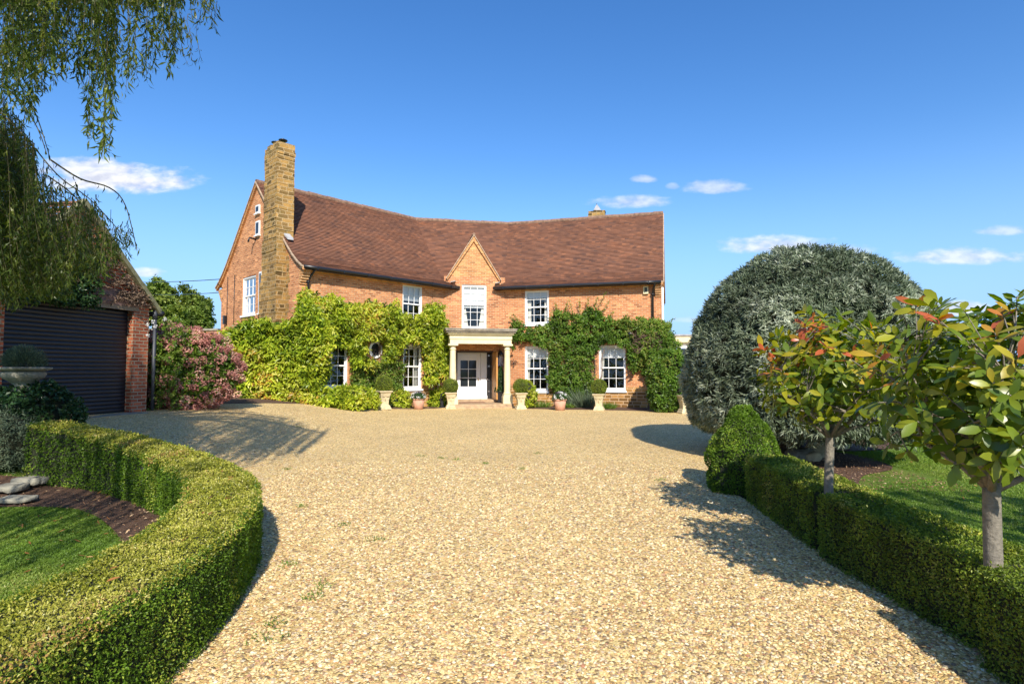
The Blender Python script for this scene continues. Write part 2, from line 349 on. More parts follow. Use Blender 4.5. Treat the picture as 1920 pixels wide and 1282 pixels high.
def glassmat():
    m, N, L, bs = mat('window_glass'); t = N.new('ShaderNodeBsdfTransparent'); g = N.new('ShaderNodeBsdfGlossy'); g.inputs['Roughness'].default_value = .02
    t.inputs[0].default_value = (.86, .88, .88, 1); lw = N.new('ShaderNodeLayerWeight'); lw.inputs[0].default_value = .25
    mr = N.new('ShaderNodeMapRange'); mr.inputs['To Min'].default_value = .07; mr.inputs['To Max'].default_value = .7; L.new(lw.outputs['Fresnel'], mr.inputs[0])
    mx = N.new('ShaderNodeMixShader'); L.new(mr.outputs[0], mx.inputs[0]); L.new(t.outputs[0], mx.inputs[1]); L.new(g.outputs[0], mx.inputs[2]); L.new(mx.outputs[0], N['Material Output'].inputs['Surface'])
    tc = N.new('ShaderNodeTexCoord'); bp = bump(N, L, None, noise(N, L, tc.outputs['Object'], 2.5, 2), .02); L.new(bp, g.inputs['Normal']); return m
glass = glassmat()

# ------------------------------------------------------------ ground
def gravelmat():
    m, N, L, bs = mat('golden_gravel'); tc = N.new('ShaderNodeTexCoord'); pos = tc.outputs['Object']
    def vor(scale, feat='F1'):
        v = N.new('ShaderNodeTexVoronoi'); v.inputs['Scale'].default_value = scale; v.feature = feat; v.inputs['Randomness'].default_value = 1; L.new(pos, v.inputs['Vector']); return v
    v1 = vor(56); v2 = vor(56, 'DISTANCE_TO_EDGE'); v3 = vor(110)
    sp = N.new('ShaderNodeSeparateColor'); L.new(v1.outputs['Color'], sp.inputs[0])
    r = ramp(N, [(0, (.16, .12, .08)), (.12, (.36, .235, .10)), (.28, (.60, .42, .16)), (.5, (.74, .565, .24)), (.66, (.81, .67, .34)), (.76, (.58, .30, .11)), (.86, (.84, .75, .52)), (.94, (.52, .40, .26)), (1, (.38, .17, .09))]); L.new(sp.outputs[0], r.inputs[0])
    n = noise(N, L, pos, .55, 5, .6); r2 = ramp(N, [(.3, (1.06, 1.04, 1.0)), (.7, (1.26, 1.25, 1.18))]); L.new(n, r2.inputs[0])
    col = mixc(N, L, 1., r.outputs[0], r2.outputs[0], 'MULTIPLY')
    n6 = noise(N, L, pos, 7, 5, .75); r6 = ramp(N, [(.3, (.84, .82, .78)), (.7, (1.14, 1.13, 1.1))]); L.new(n6, r6.inputs[0]); col = mixc(N, L, 1., col, r6.outputs[0], 'MULTIPLY')
    n4 = noise(N, L, pos, 60, 3); r5 = ramp(N, [(.3, (.8, .8, .8)), (.7, (1.15, 1.15, 1.15))]); L.new(n4, r5.inputs[0]); col = mixc(N, L, 1., col, r5.outputs[0], 'MULTIPLY')
    n3 = noise(N, L, pos, 1.7, 6, .7); r3 = ramp(N, [(.6, (0, 0, 0)), (.78, (1, 1, 1))]); L.new(n3, r3.inputs[0])
    mm = N.new('ShaderNodeMath'); mm.operation = 'MULTIPLY'; mm.inputs[1].default_value = .38; L.new(r3.outputs[0], mm.inputs[0]); col = mixc(N, L, mm.outputs[0], col, (.22, .19, .08))
    r4 = ramp(N, [(0, (.6, .52, .42)), (.05, (1, 1, 1))]); L.new(v2.outputs['Distance'], r4.inputs[0]); col = mixc(N, L, 1., col, r4.outputs[0], 'MULTIPLY')
    L.new(col, bs.inputs['Base Color']); bs.inputs['Roughness'].default_value = .8; bs.inputs['Specular IOR Level'].default_value = .3
    h = ramp(N, [(0, (0, 0, 0)), (.35, (1, 1, 1))]); L.new(v2.outputs['Distance'], h.inputs[0])
    a = N.new('ShaderNodeMath'); a.operation = 'MULTIPLY_ADD'; a.inputs[1].default_value = .8; L.new(sp.outputs[1], a.inputs[0]); L.new(h.outputs[0], a.inputs[2])
    c = bump(N, L, None, a.outputs[0], .008, .55); bump(N, L, bs, v3.outputs['Distance'], .006, .6, c); return m
gravel = gravelmat()
def grassmat():
    m, N, L, bs = mat('mown_grass'); tc = N.new('ShaderNodeTexCoord'); pos = tc.outputs['Object']
    n = noise(N, L, pos, 1.1, 6, .65); r = ramp(N, [(.3, (.085, .16, .02)), (.5, (.14, .22, .03)), (.7, (.24, .28, .06))]); L.new(n, r.inputs[0])
    n2 = noise(N, L, pos, 70, 4, .7); r2 = ramp(N, [(.3, (.6, .6, .55)), (.7, (1.35, 1.35, 1.3))]); L.new(n2, r2.inputs[0])
    L.new(mixc(N, L, 1., r.outputs[0], r2.outputs[0], 'MULTIPLY'), bs.inputs['Base Color']); bs.inputs['Roughness'].default_value = .9; bs.inputs['Specular IOR Level'].default_value = .15
    bump(N, L, bs, n2, .03); return m
grassm = grassmat()
def grid(b, xs, ys, zf, mat=0, mask=None):
    X, Y = np.meshgrid(xs, ys); Z = zf(X, Y); V = np.stack([X, Y, Z], 2).reshape(-1, 3); nx, ny = len(xs), len(ys)
    i = np.arange(ny-1)[:, None]*nx; j = np.arange(nx-1)[None]; f = np.stack([i+j, i+j+1, i+nx+j+1, i+nx+j], 2).reshape(-1, 4)
    if mask is not None: c = V[f].mean(1); f = f[mask(c[:, 0], c[:, 1])]
    return b.add(V, f, mat, smooth=True)
xs = np.concatenate([[-1500, -400, -120, -60, -30], np.arange(-20, 20.1, .4), [30, 60, 120, 400, 1500]]); ys = np.concatenate([[-400, -60, -20], np.arange(-8, 30.1, .4), [36, 50, 90, 160, 400, 2500]])
tag(grid(B(), xs, ys, lambda x, y: gz(x, y)-.03).build('ground', grassm), kind='structure')

# hedge centre line of the left border hedge: x, y, top z
LH = np.array([(-1.95, .2, .52), (-1.97, 1.2, .52), (-2.0, 2.3, .52), (-2.0, 3.1, .52), (-2.13, 3.9, .52), (-2.4, 4.75, .52), (-2.80, 5.5, .52), (-3.35, 6.15, .53), (-4.05, 6.82, .56), (-4.8, 7.32, .62), (-5.45, 7.62, .70), (-6.3, 7.75, .84)])
def resample(pts, step):
    pts = np.asarray(pts, float); n = len(pts); out = []
    for i in range(n-1):
        p0, p1, p2, p3 = pts[max(i-1, 0)], pts[i], pts[i+1], pts[min(i+2, n-1)]
        k = max(2, int(np.linalg.norm(p2-p1)/step))
        for t in np.arange(k)/k: out.append(.5*((2*p1)+(-p0+p2)*t+(2*p0-5*p1+4*p2-p3)*t*t+(-p0+3*p1-3*p2+p3)*t**3))
    out.append(pts[-1]); return np.array(out)
LHr = resample(LH, .08)
def drive_strip():
    b = B(); V = []; ysd = np.concatenate([np.arange(-6, 12, .15), np.arange(12, 30, .4)]); n = 48
    for y in ysd:
        if y < .2: xl = -1.95
        elif y < 7.7:
            k = np.argmin(abs(LHr[:, 1]-y)); xl = LHr[k, 0]
        elif y < 9: xl = -5.6-(y-7.7)*2.8
        else: xl = -9.3-sst((y-12)/4)*8
        xr = 2.78 if y < 7.6 else (2.78+(y-7.6)*.75 if y < 12.5 else 6.5+sst((y-12.5)/5)*4)
        x = np.linspace(xl, xr, n); V.append(np.stack([x, np.full(n, y), gz(x, y)+.004], 1))
    V = np.concatenate(V); m = len(ysd); i = np.arange(m-1)[:, None]*n; j = np.arange(n-1)[None]
    b.add(V, np.stack([i+j, i+j+1, i+n+j+1, i+n+j], 2).reshape(-1, 4), smooth=True); return tag(b.build('gravel_drive', gravel), kind='structure')
drive_strip()
def pebbles():
    """loose stones near the lens, real geometry on the gravel sheet"""
    n = 125000; y = 1.15+8.5*rng.random(n)**1.3; x = rng.uniform(-3.4, 2.75, n)
    ok = (np.abs(x) < y*.95+.3) & (rng.random(n) < 1.15-(y-1)/8.5)
    k = np.abs(LHr[None, :, 1]-y[:, None]).argmin(1); ok &= (x > LHr[k, 0]+.2) | (y > 7.8)
    x, y = x[ok], y[ok]; n = len(x); s = (.0048+.0085*rng.random(n)**1.6)*(1+(y-1)*.05)
    base = np.array([(1, 0, 0), (.5, .87, 0), (-.5, .87, 0), (-1, 0, 0), (-.5, -.87, 0), (.5, -.87, 0), (.45, .3, .6), (-.4, .4, .62), (-.1, -.5, .55)], float)
    fc = np.array([(0, 1, 6), (1, 2, 7), (2, 3, 7), (3, 4, 8), (4, 5, 8), (5, 0, 6), (1, 7, 6), (3, 8, 7), (5, 6, 8), (6, 7, 8)])
    a = rng.uniform(0, 6.28, n); el = rng.uniform(.65, 1.1, n); V = base[None]*(1+rng.uniform(-.22, .22, (n, 9, 1)))
    V = V*np.stack([s, s*el, s*.75], 1)[:, None]; t = rng.uniform(-.35, .35, (n, 1)); V[:, :, 2] += V[:, :, 0]*t
    c, sn = np.cos(a)[:, None], np.sin(a)[:, None]; X = V[:, :, 0]*c-V[:, :, 1]*sn; Y = V[:, :, 0]*sn+V[:, :, 1]*c
    V = np.stack([X+x[:, None], Y+y[:, None], V[:, :, 2]+.006], 2).reshape(-1, 3)
    m, N, L, bs = mat('loose_pebble'); at = N.new('ShaderNodeAttribute'); at.attribute_name = 'rnd'
    r = ramp(N, [(0, (.16, .12, .08)), (.12, (.34, .21, .09)), (.30, (.56, .395, .16)), (.54, (.69, .53, .24)), (.70, (.78, .64, .35)), (.80, (.56, .28, .10)), (.88, (.82, .73, .50)), (.95, (.48, .36, .22)), (1, (.38, .17, .09))]); L.new(at.outputs['Fac'], r.inputs[0])
    L.new(r.outputs[0], bs.inputs['Base Color']); bs.inputs['Roughness'].default_value = .75
    tag(B().add(V, (np.arange(n)[:, None, None]*9+fc).reshape(-1, 3), 0, np.repeat(rng.random(n), 9)).build('loose_pebbles', m),
        'loose golden and brown pebbles scattered over the near gravel drive', 'gravel', kind='stuff')
pebbles()

# beds of bark mulch
mulch = plain('bark_mulch', (.12, .062, .033), 1, .7, 60, bmp=.03, bscale=80)
def bed(pts, name='mulch_bed', dz=.003, m=None):
    pts = resample(np.array([(*p, 0.) for p in pts]+[(*pts[0], 0.)]), .2)[:-1]; c = pts.mean(0); n = len(pts); K = 12
    V = np.concatenate([c+(pts-c)*(1-k/K) for k in range(K)]+[c[None]]); V[:, 2] = gz(V[:, 0], V[:, 1])-.022+dz; j = np.arange(n); q = (j+1) % n
    f = [np.stack([j+i*n, q+i*n, q+(i+1)*n, j+(i+1)*n], 1) for i in range(K-1)]; b = B(); b.add(V, [np.concatenate(f), np.stack([j+(K-1)*n, q+(K-1)*n, np.full(n, K*n)], 1)])
    return tag(b.build(name, m or mulch), kind='structure')
def bed_strip(pa, pb):
    pa, pb = (resample(np.array([(*p, 0.) for p in q]), .15) for q in (pa, pb)); n = 60; t = np.linspace(0, 1, n)
    g = lambda q: np.stack([np.interp(t, np.linspace(0, 1, len(q)), q[:, i]) for i in range(3)], 1); A, C = g(pa), g(pb); K = 8
    V = np.concatenate([A+(C-A)*k/K for k in range(K+1)]); V[:, 2] = gz(V[:, 0], V[:, 1])-.018; i = np.arange(K)[:, None]*n; j = np.arange(n-1)[None]
    tag(B().add(V, np.stack([i+j, i+j+1, i+n+j+1, i+n+j], 2).reshape(-1, 4), smooth=True).build('mulch_bed', mulch), kind='structure')
bed_strip([(-2.3, 4.3), (-2.75, 5.4), (-3.3, 6.1), (-4.0, 6.8), (-4.8, 7.3), (-5.5, 7.6), (-7.2, 7.8)], [(-2.72, 4.25), (-3.0, 4.6), (-3.45, 5.15), (-4.1, 5.85), (-4.7, 6.35), (-5.3, 6.55), (-7.2, 6.5)])
bed([(2.9, 6.9), (3.1, 8.8), (3.9, 11.4), (5.4, 11.9), (6.3, 10.6), (6.1, 9.2), (5.2, 8.5), (4.4, 7.4), (3.6, 6.7)])
bed([(5.4, 11.6), (6.2, 12.8), (7.9, 13.2), (8.3, 12.2), (7.2, 11.2), (6.0, 11.0)], dz=.009)
bed([(-12.5, 15.5), (-9.6, 14.4), (-8.3, 15), (-7.2, 17.2), (-5.6, 19.6), (-2.6, 23.2), (-3.4, 23.8), (-8, 20.4), (-12, 20)], dz=.03)
bed([(.4, 22.6), (1.5, 22.1), (4, 21.5), (6.8, 20.5), (8, 21.5), (7, 22.6), (3, 23.6), (1, 24.2)], dz=.03)

# ------------------------------------------------------------ house
WL = Fr((-7.26, 19.31), (.684, .729), (.729, -.684)); LL = 6.41
uC = nrm((2.58, .51)); WC = Fr((-2.88, 23.98), tuple(uC), (uC[1], -uC[0])); LC = 2.63
uR = nrm((6.28, -1.73)); WR = Fr((-.30, 24.49), tuple(uR), (uR[1], -uR[0])); LR = 6.52
WG = Fr((-7.26, 19.31), (-.729, .684), (-.684, -.729)); DEP = 7.0     # left gable end
WG2 = Fr((float(WR.p(LR, 0, 0)[0]), float(WR.p(LR, 0, 0)[1])), (-WR.n[0], -WR.n[1]), (WR.d[0], WR.d[1]))
E0, RZ = 5.05, 8.78
PROF = [(-.40, E0), (-.05, E0+.2), (.35, E0+.5), (.75, E0+.86), (1.2, E0+1.31), (3.5, RZ)]
def rz(o):
    o = min(o, 7-o); return float(np.interp(o, [p[0] for p in PROF], [p[1] for p in PROF]))
t1, t2 = math.tan(R(17.8)), math.tan(R(13.3))
hroot = thing('brick_house', (0, 24.2, 0), 'two storey red brick house with steep clay tiled roof and tall stone chimney', 'house')

def wall(b, fr, u0, u1, z0, top, ops, mat=0, thick=.22, step=.35, o=0.):
    br = sorted(set([u0, u1]+[v for q in ops for v in q[:2] if u0 < v < u1]+list(np.arange(u0, u1, step))))
    V = []; f = []
    for a, c in zip(br[:-1], br[1:]):
        if c-a < 1e-6: continue
        ta, tc_ = top(a), top(c); cuts = sorted([(q[2], q[3]) for q in ops if q[0] < (a+c)/2 < q[1]]); z = z0; segs = []
        for q in cuts: segs.append((z, z, q[0], q[0])); z = q[1]
        segs.append((z, z, ta, tc_))
        for (za, zc, zA, zC) in segs:
            k = len(V); V += [fr.p(a, o, za), fr.p(c, o, zc), fr.p(c, o, zC), fr.p(a, o, zA)]; f.append((k, k+1, k+2, k+3))
    b.add(V, np.array(f), mat)
    for q in ops:
        a, c, za, zc = q[:4]
        for quad in ([(a, za), (a, zc)], [(c, zc), (c, za)], [(a, zc), (c, zc)], [(c, za), (a, za)]):
            b.add([fr.p(quad[0][0], o, quad[0][1]), fr.p(quad[1][0], o, quad[1][1]), fr.p(quad[1][0], o-thick, quad[1][1]), fr.p(quad[0][0], o-thick, quad[0][1])], np.array([0, 1, 2, 3]), mat)
def wrect(fr, x0, x1, y0, y1, o=0.):
    xm = (x0+x1)/2; ym = (y0+y1)/2
    ua, ub = sorted((fr.hit(x0, ym, o)[0], fr.hit(x1, ym, o)[0])); return (ua, ub, fr.hit(xm, y1, o)[1], fr.hit(xm, y0, o)[1])
wins = {  # name: frame, pixel rectangle, blind fraction, curtain style
 'a': (WL, 755, 792, 533, 607, .42, 0), 'b': (WL, 607, 652, 644, 727, .0, 1), 'c': (WL, 756, 791, 645, 729, .12, 2),
 'd': (WC, 866, 912, 534, 616, .52, 3), 'e': (WR, 984, 1029, 543, 608, .24, 2), 'f': (WR, 984, 1028, 649, 733, .25, 1),
 'g': (WR, 1123, 1173, 647, 732, .27, 1), 'h': (WG, 454, 479, 518, 590, .0, 3)}
ops = {k: wrect(w[0], *w[1:5]) for k, w in wins.items()}
du0, dz1 = WC.hit(855, 657); du1 = WC.hit(925, 700)[0]; dz0 = .17
door_op = (du0, du1, dz0, dz1)
ov_u, ov_z = WL.hit(703, 655)
flat = lambda z: (lambda u: z)
gtop = lambda u: rz(u)
b = B()
wall(b, WL, 0, LL+.0, -.3, flat(E0+.24), [ops['a'], ops['b'], ops['c']])
b.build('wall', brick, hroot)
b = B(); wall(b, WR, 0, LR, -.3, flat(E0+.24), [ops['e'], ops['f'], ops['g']]); b.build('wall', brick, hroot)
ga = WC.hit(888, 443); GA = ga[1]; gl = WC.hit(838, 524); gr_ = WC.hit(942, 524)
b = B(); wall(b, WC, 0, LC, -.3, flat(GA-1.75), [ops['d'], door_op], o=.012, thick=.5)
b.build('wall', brick, hroot)
GB = GA-1.75
def gt(u): return GA-.03-abs(u-ga[0])*1.62
b = B(); wall(b, WC, ga[0]-1.0, ga[0]+1.0, GB+.002, gt, [], o=.012, step=.1); tag(b.build('gable_wall', brick_y, hroot), 'yellower pointed brick gable over the porch')
b = B(); wall(b, WG, 0, DEP, -.3, gtop, [ops['h']], step=.2); b.build('wall', brick, hroot)
b = B(); wall(b, WG2, 0, DEP, -.3, gtop, [], step=.2); b.build('wall', brick, hroot)
bl = WG.p(DEP, 0, 0); b2_ = WG2.p(DEP, 0, 0); mb1 = WC.p(-t1*7, -7, 0); mb2 = WC.p(LC+t2*7, -7, 0)
b = B()
for p, q in ((bl, mb1), (mb1, mb2), (mb2, b2_)):
    b.add([p+(0, 0, -.3), q+(0, 0, -.3), q+(0, 0, E0+.2), p+(0, 0, E0+.2)], np.array([0, 1, 2, 3]))
b.build('wall', brick, hroot)
# inner floor slabs and a partition, coloured dark so the rooms look unlit
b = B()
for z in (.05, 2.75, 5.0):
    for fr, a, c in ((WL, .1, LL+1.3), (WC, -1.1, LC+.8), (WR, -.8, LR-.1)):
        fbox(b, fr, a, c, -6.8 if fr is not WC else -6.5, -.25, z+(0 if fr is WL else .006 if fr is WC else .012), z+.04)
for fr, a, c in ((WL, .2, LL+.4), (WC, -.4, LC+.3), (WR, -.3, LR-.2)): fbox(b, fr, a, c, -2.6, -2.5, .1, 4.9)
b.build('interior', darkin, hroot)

def slope(b, fr, us, ue, back=False, mat=0, step=.1, cut=None):
    pr = PROF if not back else [(7-o, z) for o, z in reversed(PROF)]
    if cut: pr = [(cut, rz(cut))]+[q for q in pr if q[0] > cut]
    ar = [0]; 
    for (o0, z0), (o1, z1) in zip(pr[:-1], pr[1:]): ar.append(ar[-1]+math.hypot(o1-o0, z1-z0))
    n = int(ar[-1]/step) if not back else 16; s = np.linspace(0, ar[-1], n+1)
    O = np.interp(s, ar, [p[0] for p in pr]); Z = np.interp(s, ar, [p[1] for p in pr])
    sg = 1 if not back else -1
    for i in range(n):
        o0, o1, z0, z1 = O[i], O[i+1], Z[i], Z[i+1]; d = math.hypot(o1-o0, z1-z0); no, nzz = -(z1-z0)/d, (o1-o0)/d
        m = max(2, int((ue(o0)-us(o0))/.33)); fr_ = np.linspace(0, 1, m+1)
        ja = rng.uniform(-.005, .005, m+1); V = []; uv = []
        rowu = (i % 2)*.0
        for k, t in enumerate(fr_):
            ua = us(o0)*(1-t)+ue(o0)*t; ub = us(o1)*(1-t)+ue(o1)*t; lf = .03+ja[k]; l2 = .003
            if back: no2, nz2 = (abs(no) if False else -no), nzz
            a = fr.p(ua, -(o0+no*lf), z0+nzz*lf); c = fr.p(ub, -(o1+no*l2), z1+nzz*l2); r_ = fr.p(ua, -(o0+no*.0), z0+nzz*.0)
            V += [r_, a, c]; uv += [(ua, i*.1+.002), (ua, i*.1+.006), (ub, i*.1+.098)]
        kk = np.arange(m)*3; f = np.concatenate([np.stack([kk, kk+3, kk+4, kk+1], 1), np.stack([kk+1, kk+4, kk+5, kk+2], 1)])
        if back: f = f[:, ::-1]
        b.add(V, f, mat, uv=uv)
b = B()
slope(b, WL, lambda o: -.1, lambda o: LL+(o*t1 if o > 0 else -o*1.3)); slope(b, WC, lambda o: -o*t1, lambda o: LC+o*t2, cut=.03); slope(b, WR, lambda o: -(o*t2 if o > 0 else -o*1.0), lambda o: LR+.1)
slope(b, WL, lambda o: -.1, lambda o: LL+o*t1, True); slope(b, WC, lambda o: -o*t1, lambda o: LC+o*t2, True); slope(b, WR, lambda o: -o*t2, lambda o: LR+.1, True)
# little roof behind the porch gable
gap = 3.0
for sgn in (-1, 1):
    for i in range(20):
        t0, t1_ = i/20, (i+1)/20; w0, w1 = (1-t0)*1.17, (1-t1_)*1.17; h0, h1 = GA+.06-w0*1.62, GA+.06-w1*1.62
        V = [WC.p(ga[0]+sgn*w0, .1, h0), WC.p(ga[0]+sgn*w0, -gap, h0), WC.p(ga[0]+sgn*w1, -gap, h1-.012), WC.p(ga[0]+sgn*w1, .1, h1-.012)]
        b.add(V, np.array([0, 1, 2, 3]) if sgn > 0 else np.array([3, 2, 1, 0]), uv=[(0, i*.1), (gap, i*.1), (gap, i*.1+.1), (0, i*.1+.1)])
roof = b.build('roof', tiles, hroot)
b = B()   # ridge tiles
rl = [WL.p(-.1, -3.5, RZ), WL.p(LL+3.5*t1, -3.5, RZ)]; rr = [WR.p(-3.5*t2, -3.5, RZ), WR.p(LR+.1, -3.5, RZ)]
def caps(b, p, q, r=.11, L=.42):
    n = max(1, int(np.linalg.norm(q-p)/L)); d = nrm(q-p); s = nrm(np.cross(d, (0, 0, 1)))
    for i in range(n):
        a = p+(q-p)*i/n; c = p+(q-p)*(i+1.02)/n; rr_ = r*(1+random.uniform(-.04, .04)); dz = random.uniform(-.008, .012)
        V = [];
        for e, k in ((a, 1.06), (c, .98)):
            for t in np.linspace(-.15*np.pi, 1.15*np.pi, 8): V.append(e+s*math.cos(t)*rr_*k+np.array((0, 0, -.02+dz+math.sin(t)*rr_*k)))
        j = np.arange(7); b.add(V, [np.stack([j, j+1, j+9, j+8], 1), np.arange(8)[::-1].reshape(1, -1), np.arange(8, 16).reshape(1, -1)], 0, np.full(16, random.random()), smooth=False)
caps(b, *rl); caps(b, rl[1], rr[0]); caps(b, *rr)
b.build('ridge_tiles', ridge_m, roof)
b = B(); caps(b, WC.p(ga[0], .14, GA+.06), WC.p(ga[0], -1.4, GA+.06), .07, .3); b.build('ridge_tiles', ridge_m, roof)
def verge(fr, uu, back=True, nm='verge', w=.1, u_in=0):
    b = B(); pts = [(o, z) for o, z in PROF]+([(7-o, z) for o, z in reversed(PROF[:-1])] if back else [])
    for (o0, z0), (o1, z1) in zip(pts[:-1], pts[1:]):
        for (a, c, dz0, dz1, mt) in ((uu[0], uu[1], -.06, -.004, 1), (uu[2], uu[3], -.15, -.062, 0)):
            V = [fr.p(u, -o, z+dz) for (o, z) in ((o0, z0), (o1, z1)) for (u, dz) in ((a, dz0), (c, dz0), (c, dz1), (a, dz1))]
            b.add(V, np.array([[0, 1, 2, 3], [7, 6, 5, 4], [0, 4, 5, 1], [1, 5, 6, 2], [2, 6, 7, 3], [3, 7, 4, 0]]), mt)
    return b.build(nm, [brick_y, verge_m], roof)
verge(WL, (-.14, .05, -.09, .0)); verge(WR, (LR-.05, LR+.14, LR-.0, LR+.09))
b = B()   # raking brick bands of the porch gable
for sgn in (-1, 1):
    for (w0, w1, o0, o1, dn, up, mt) in ((1.19, 0, .0, .15, .0, .065, 1), (1.13, 0, .014, .10, -.12, -.005, 0)):
        def q(w, o, dz): return WC.p(ga[0]+sgn*w, o, GA-w*1.62+dz)
        V = [q(w0, o0, dn), q(w0, o1, dn), q(w0, o1, up), q(w0, o0, up), q(w1, o0, dn*1.9), q(w1, o1, dn*1.9), q(w1, o1, up), q(w1, o0, up)]
        b.add(V, np.array([[0, 1, 2, 3], [7, 6, 5, 4], [0, 4, 5, 1], [1, 5, 6, 2], [2, 6, 7, 3], [3, 7, 4, 0]]), mt)
b.build('verge', [brick_y, verge_m], roof)
for u in (WC.hit(849, 530)[0], WC.hit(932, 530)[0]):
    b = B(); obox(b, WC.p(u, .10, E0+.20), (.2, .04, .05), (0, .16, 0), (.02, 0, .03)); b.build('lead_flashing', white_l, roof)
# eaves: boards, gutters
def gutter(fr, a, c):
    b = B(); fbox(b, fr, a, c, .22, .36, E0-.12, E0-.01); fbox(b, fr, a, c, .0, .219, E0-.06, E0-.03, 1); fbox(b, fr, a, c, .002, .10, E0-.16, E0-.062, 2)
    b.build('eaves_board', [black, cream, brick_y], roof)
    b = B(); u = np.linspace(a-.05, c+.02, 12)
    tube(b, [fr.p(x, .42, E0-.045) for x in u], .062, 10)
    for x in np.arange(a+.4, c, 1.0): fbox(b, fr, x, x+.035, .34, .49, E0-.11, E0+.01)
    b.build('gutter', black, hroot)
gutter(WL, 0, LL+.46); gutter(WR, -.36, LR)
def downpipe(fr, u, z1, parent, r=.04, o=.1, swan=True):
    b = B(); pts = ([fr.p(u+.02, .40, z1+.3), fr.p(u+.02, .40, z1+.18), fr.p(u-.01, .3, z1+.08), fr.p(u-.06, .16, z1-.08), fr.p(u-.08, o, z1-.2)] if swan else [fr.p(u-.08, o, z1+.28)])+[fr.p(u-.08, o, 0.)]
    tube(b, pts, r, 10)
    z = z1-.25
    while z > .4: tube(b, [fr.p(u-.08, o, z), fr.p(u-.08, o, z+.06)], r*1.35, 10); fbox(b, fr, u-.16, u, .0, o, z+.01, z+.05); z -= 1.5
    return b.build('downpipe', black, parent)
downpipe(WL, WL.hit(588, 505, .3)[0], E0-.28, hroot); downpipe(WR, WR.hit(1224, 560)[0]+.08, E0-.28, hroot)
# stepped brick corbels at both ends
for fr, ua, ub in ((WL, -.012, .26), (WR, LR-.22, LR+.012)):
    b = B()
    for i in range(6):
        k = i*.055; fbox(b, fr, ua, ub, 0, .32-k, E0-.17-i*.085, E0-.11-i*.085); fbox(b, fr, ua+.012, ub-.012, 0, .27-k, E0-.195-i*.085, E0-.17-i*.085)
    b.build('brick_corbel', brick_y, hroot)
for fr in (WG, WG2):
    b = B()
    for i in range(6): fbox(b, fr, 7.0, 7.34-i*.055, -.25, .012, E0-.19-i*.085, E0-.108-i*.085)
    b.build('brick_corbel', brick_y, hroot)
b = B(); tube(b, [WG2.p(.12, .06, E0-.2), WG2.p(.12, .06, .1)], .045, 10); tag(b.build('downpipe', white, hroot), 'white soil pipe on the right end wall')

# chimney
def prism(b, fr, u0, u1, o0, o1, z0, z1, z2=None, mat=0, jit=.012, step=.14):
    """stone shaft: courses of slightly uneven blocks"""
    z = z0
    while z < z1-.02:
        h = min(step*random.uniform(.75, 1.3), z1-z); j = lambda: random.uniform(-jit, jit)
        fbox(b, fr, u0+j(), u1+j(), o0, o1+j(), z, z+h-.002, mat, random.random()); z += h
b = B()
prism(b, WG, .98, 2.36, .0, .36, -.3, 4.7); prism(b, WG, 1.02, 2.22, .0, .36, 4.7, 6.2); prism(b, WG, 1.08, 2.12, -.28, .36, 6.2, 9.2); prism(b, WG, 1.06, 2.14, -.30, .38, 9.2, 9.36)
u = 1.08
while u < 2.12:
    w = random.uniform(.12, .2); fbox(b, WG, u, min(u+w, 2.12), -.28, .36, 9.36, 9.55+random.uniform(-.03, .09), 0); u += w+.002
chim = b.build('chimney', ironstone, hroot)
b = B()
for (u, o, r) in ((1.45, .0, .13), (1.85, .1, .12)):
    c = WG.p(u, o, 9.6); lathe(b, c, [(r*.8, -.1), (r*.75, .12), (r*.3, .14)], 14); tube(b, [c+(r*.5, 0, .1), c+(r*.5, 0, .24)], .012, 6); tube(b, [c-(r*.5, 0, -.1), c-(r*.5, 0, -.24)], .012, 6)
    lathe(b, c, [(r*1.15, .22), (r*1.2, .25), (r*.5, .29), (.02, .31)], 14)
b.build('chimney_cowl', black, chim)
b = B(); obox(b, WG.p(.93, -.03, rz(1.0)+.08), (.5*.3, .5*.28, 0), (-.22, .2, .2), (0, 0, .07)); tag(b.build('lead_flashing', white_l, chim), 'pale flashing where roof meets stack')
b = B(); z = -.2     # stone quoins beside the breast
while z < 5.6:
    h = .15; fbox(b, WG, .98-random.uniform(.12, .34), .979, -.1, .012, z, z+h-.004, 0, random.random()); z += h
b.build('stone_quoins', ironstone, hroot)
cp = P(1117, 401, 30.2); b = B()
prism(b, WR, WR.hit(1103, 400, -6.0)[0], WR.hit(1134, 400, -6.0)[0], -6.5, -6.0, 5.5, WR.hit(1117, 395, -6.0)[1])
rc = tag(b.build('chimney', ironstone, hroot), 'short square stone stack behind the right ridge')
b = B(); uu, zz = WR.hit(1119, 395, -6.2); lathe(b, WR.p(uu, -6.2, zz-.03), [(.2, 0), (.12, .16), (.03, .33)], 4, square=True)
for s_ in (-1, 1): tube(b, [WR.p(uu, -6.2, zz+.3), WR.p(uu+s_*.0, -6.2, zz+.38)], .02, 6)
b.build('chimney_cowl', lead, rc)

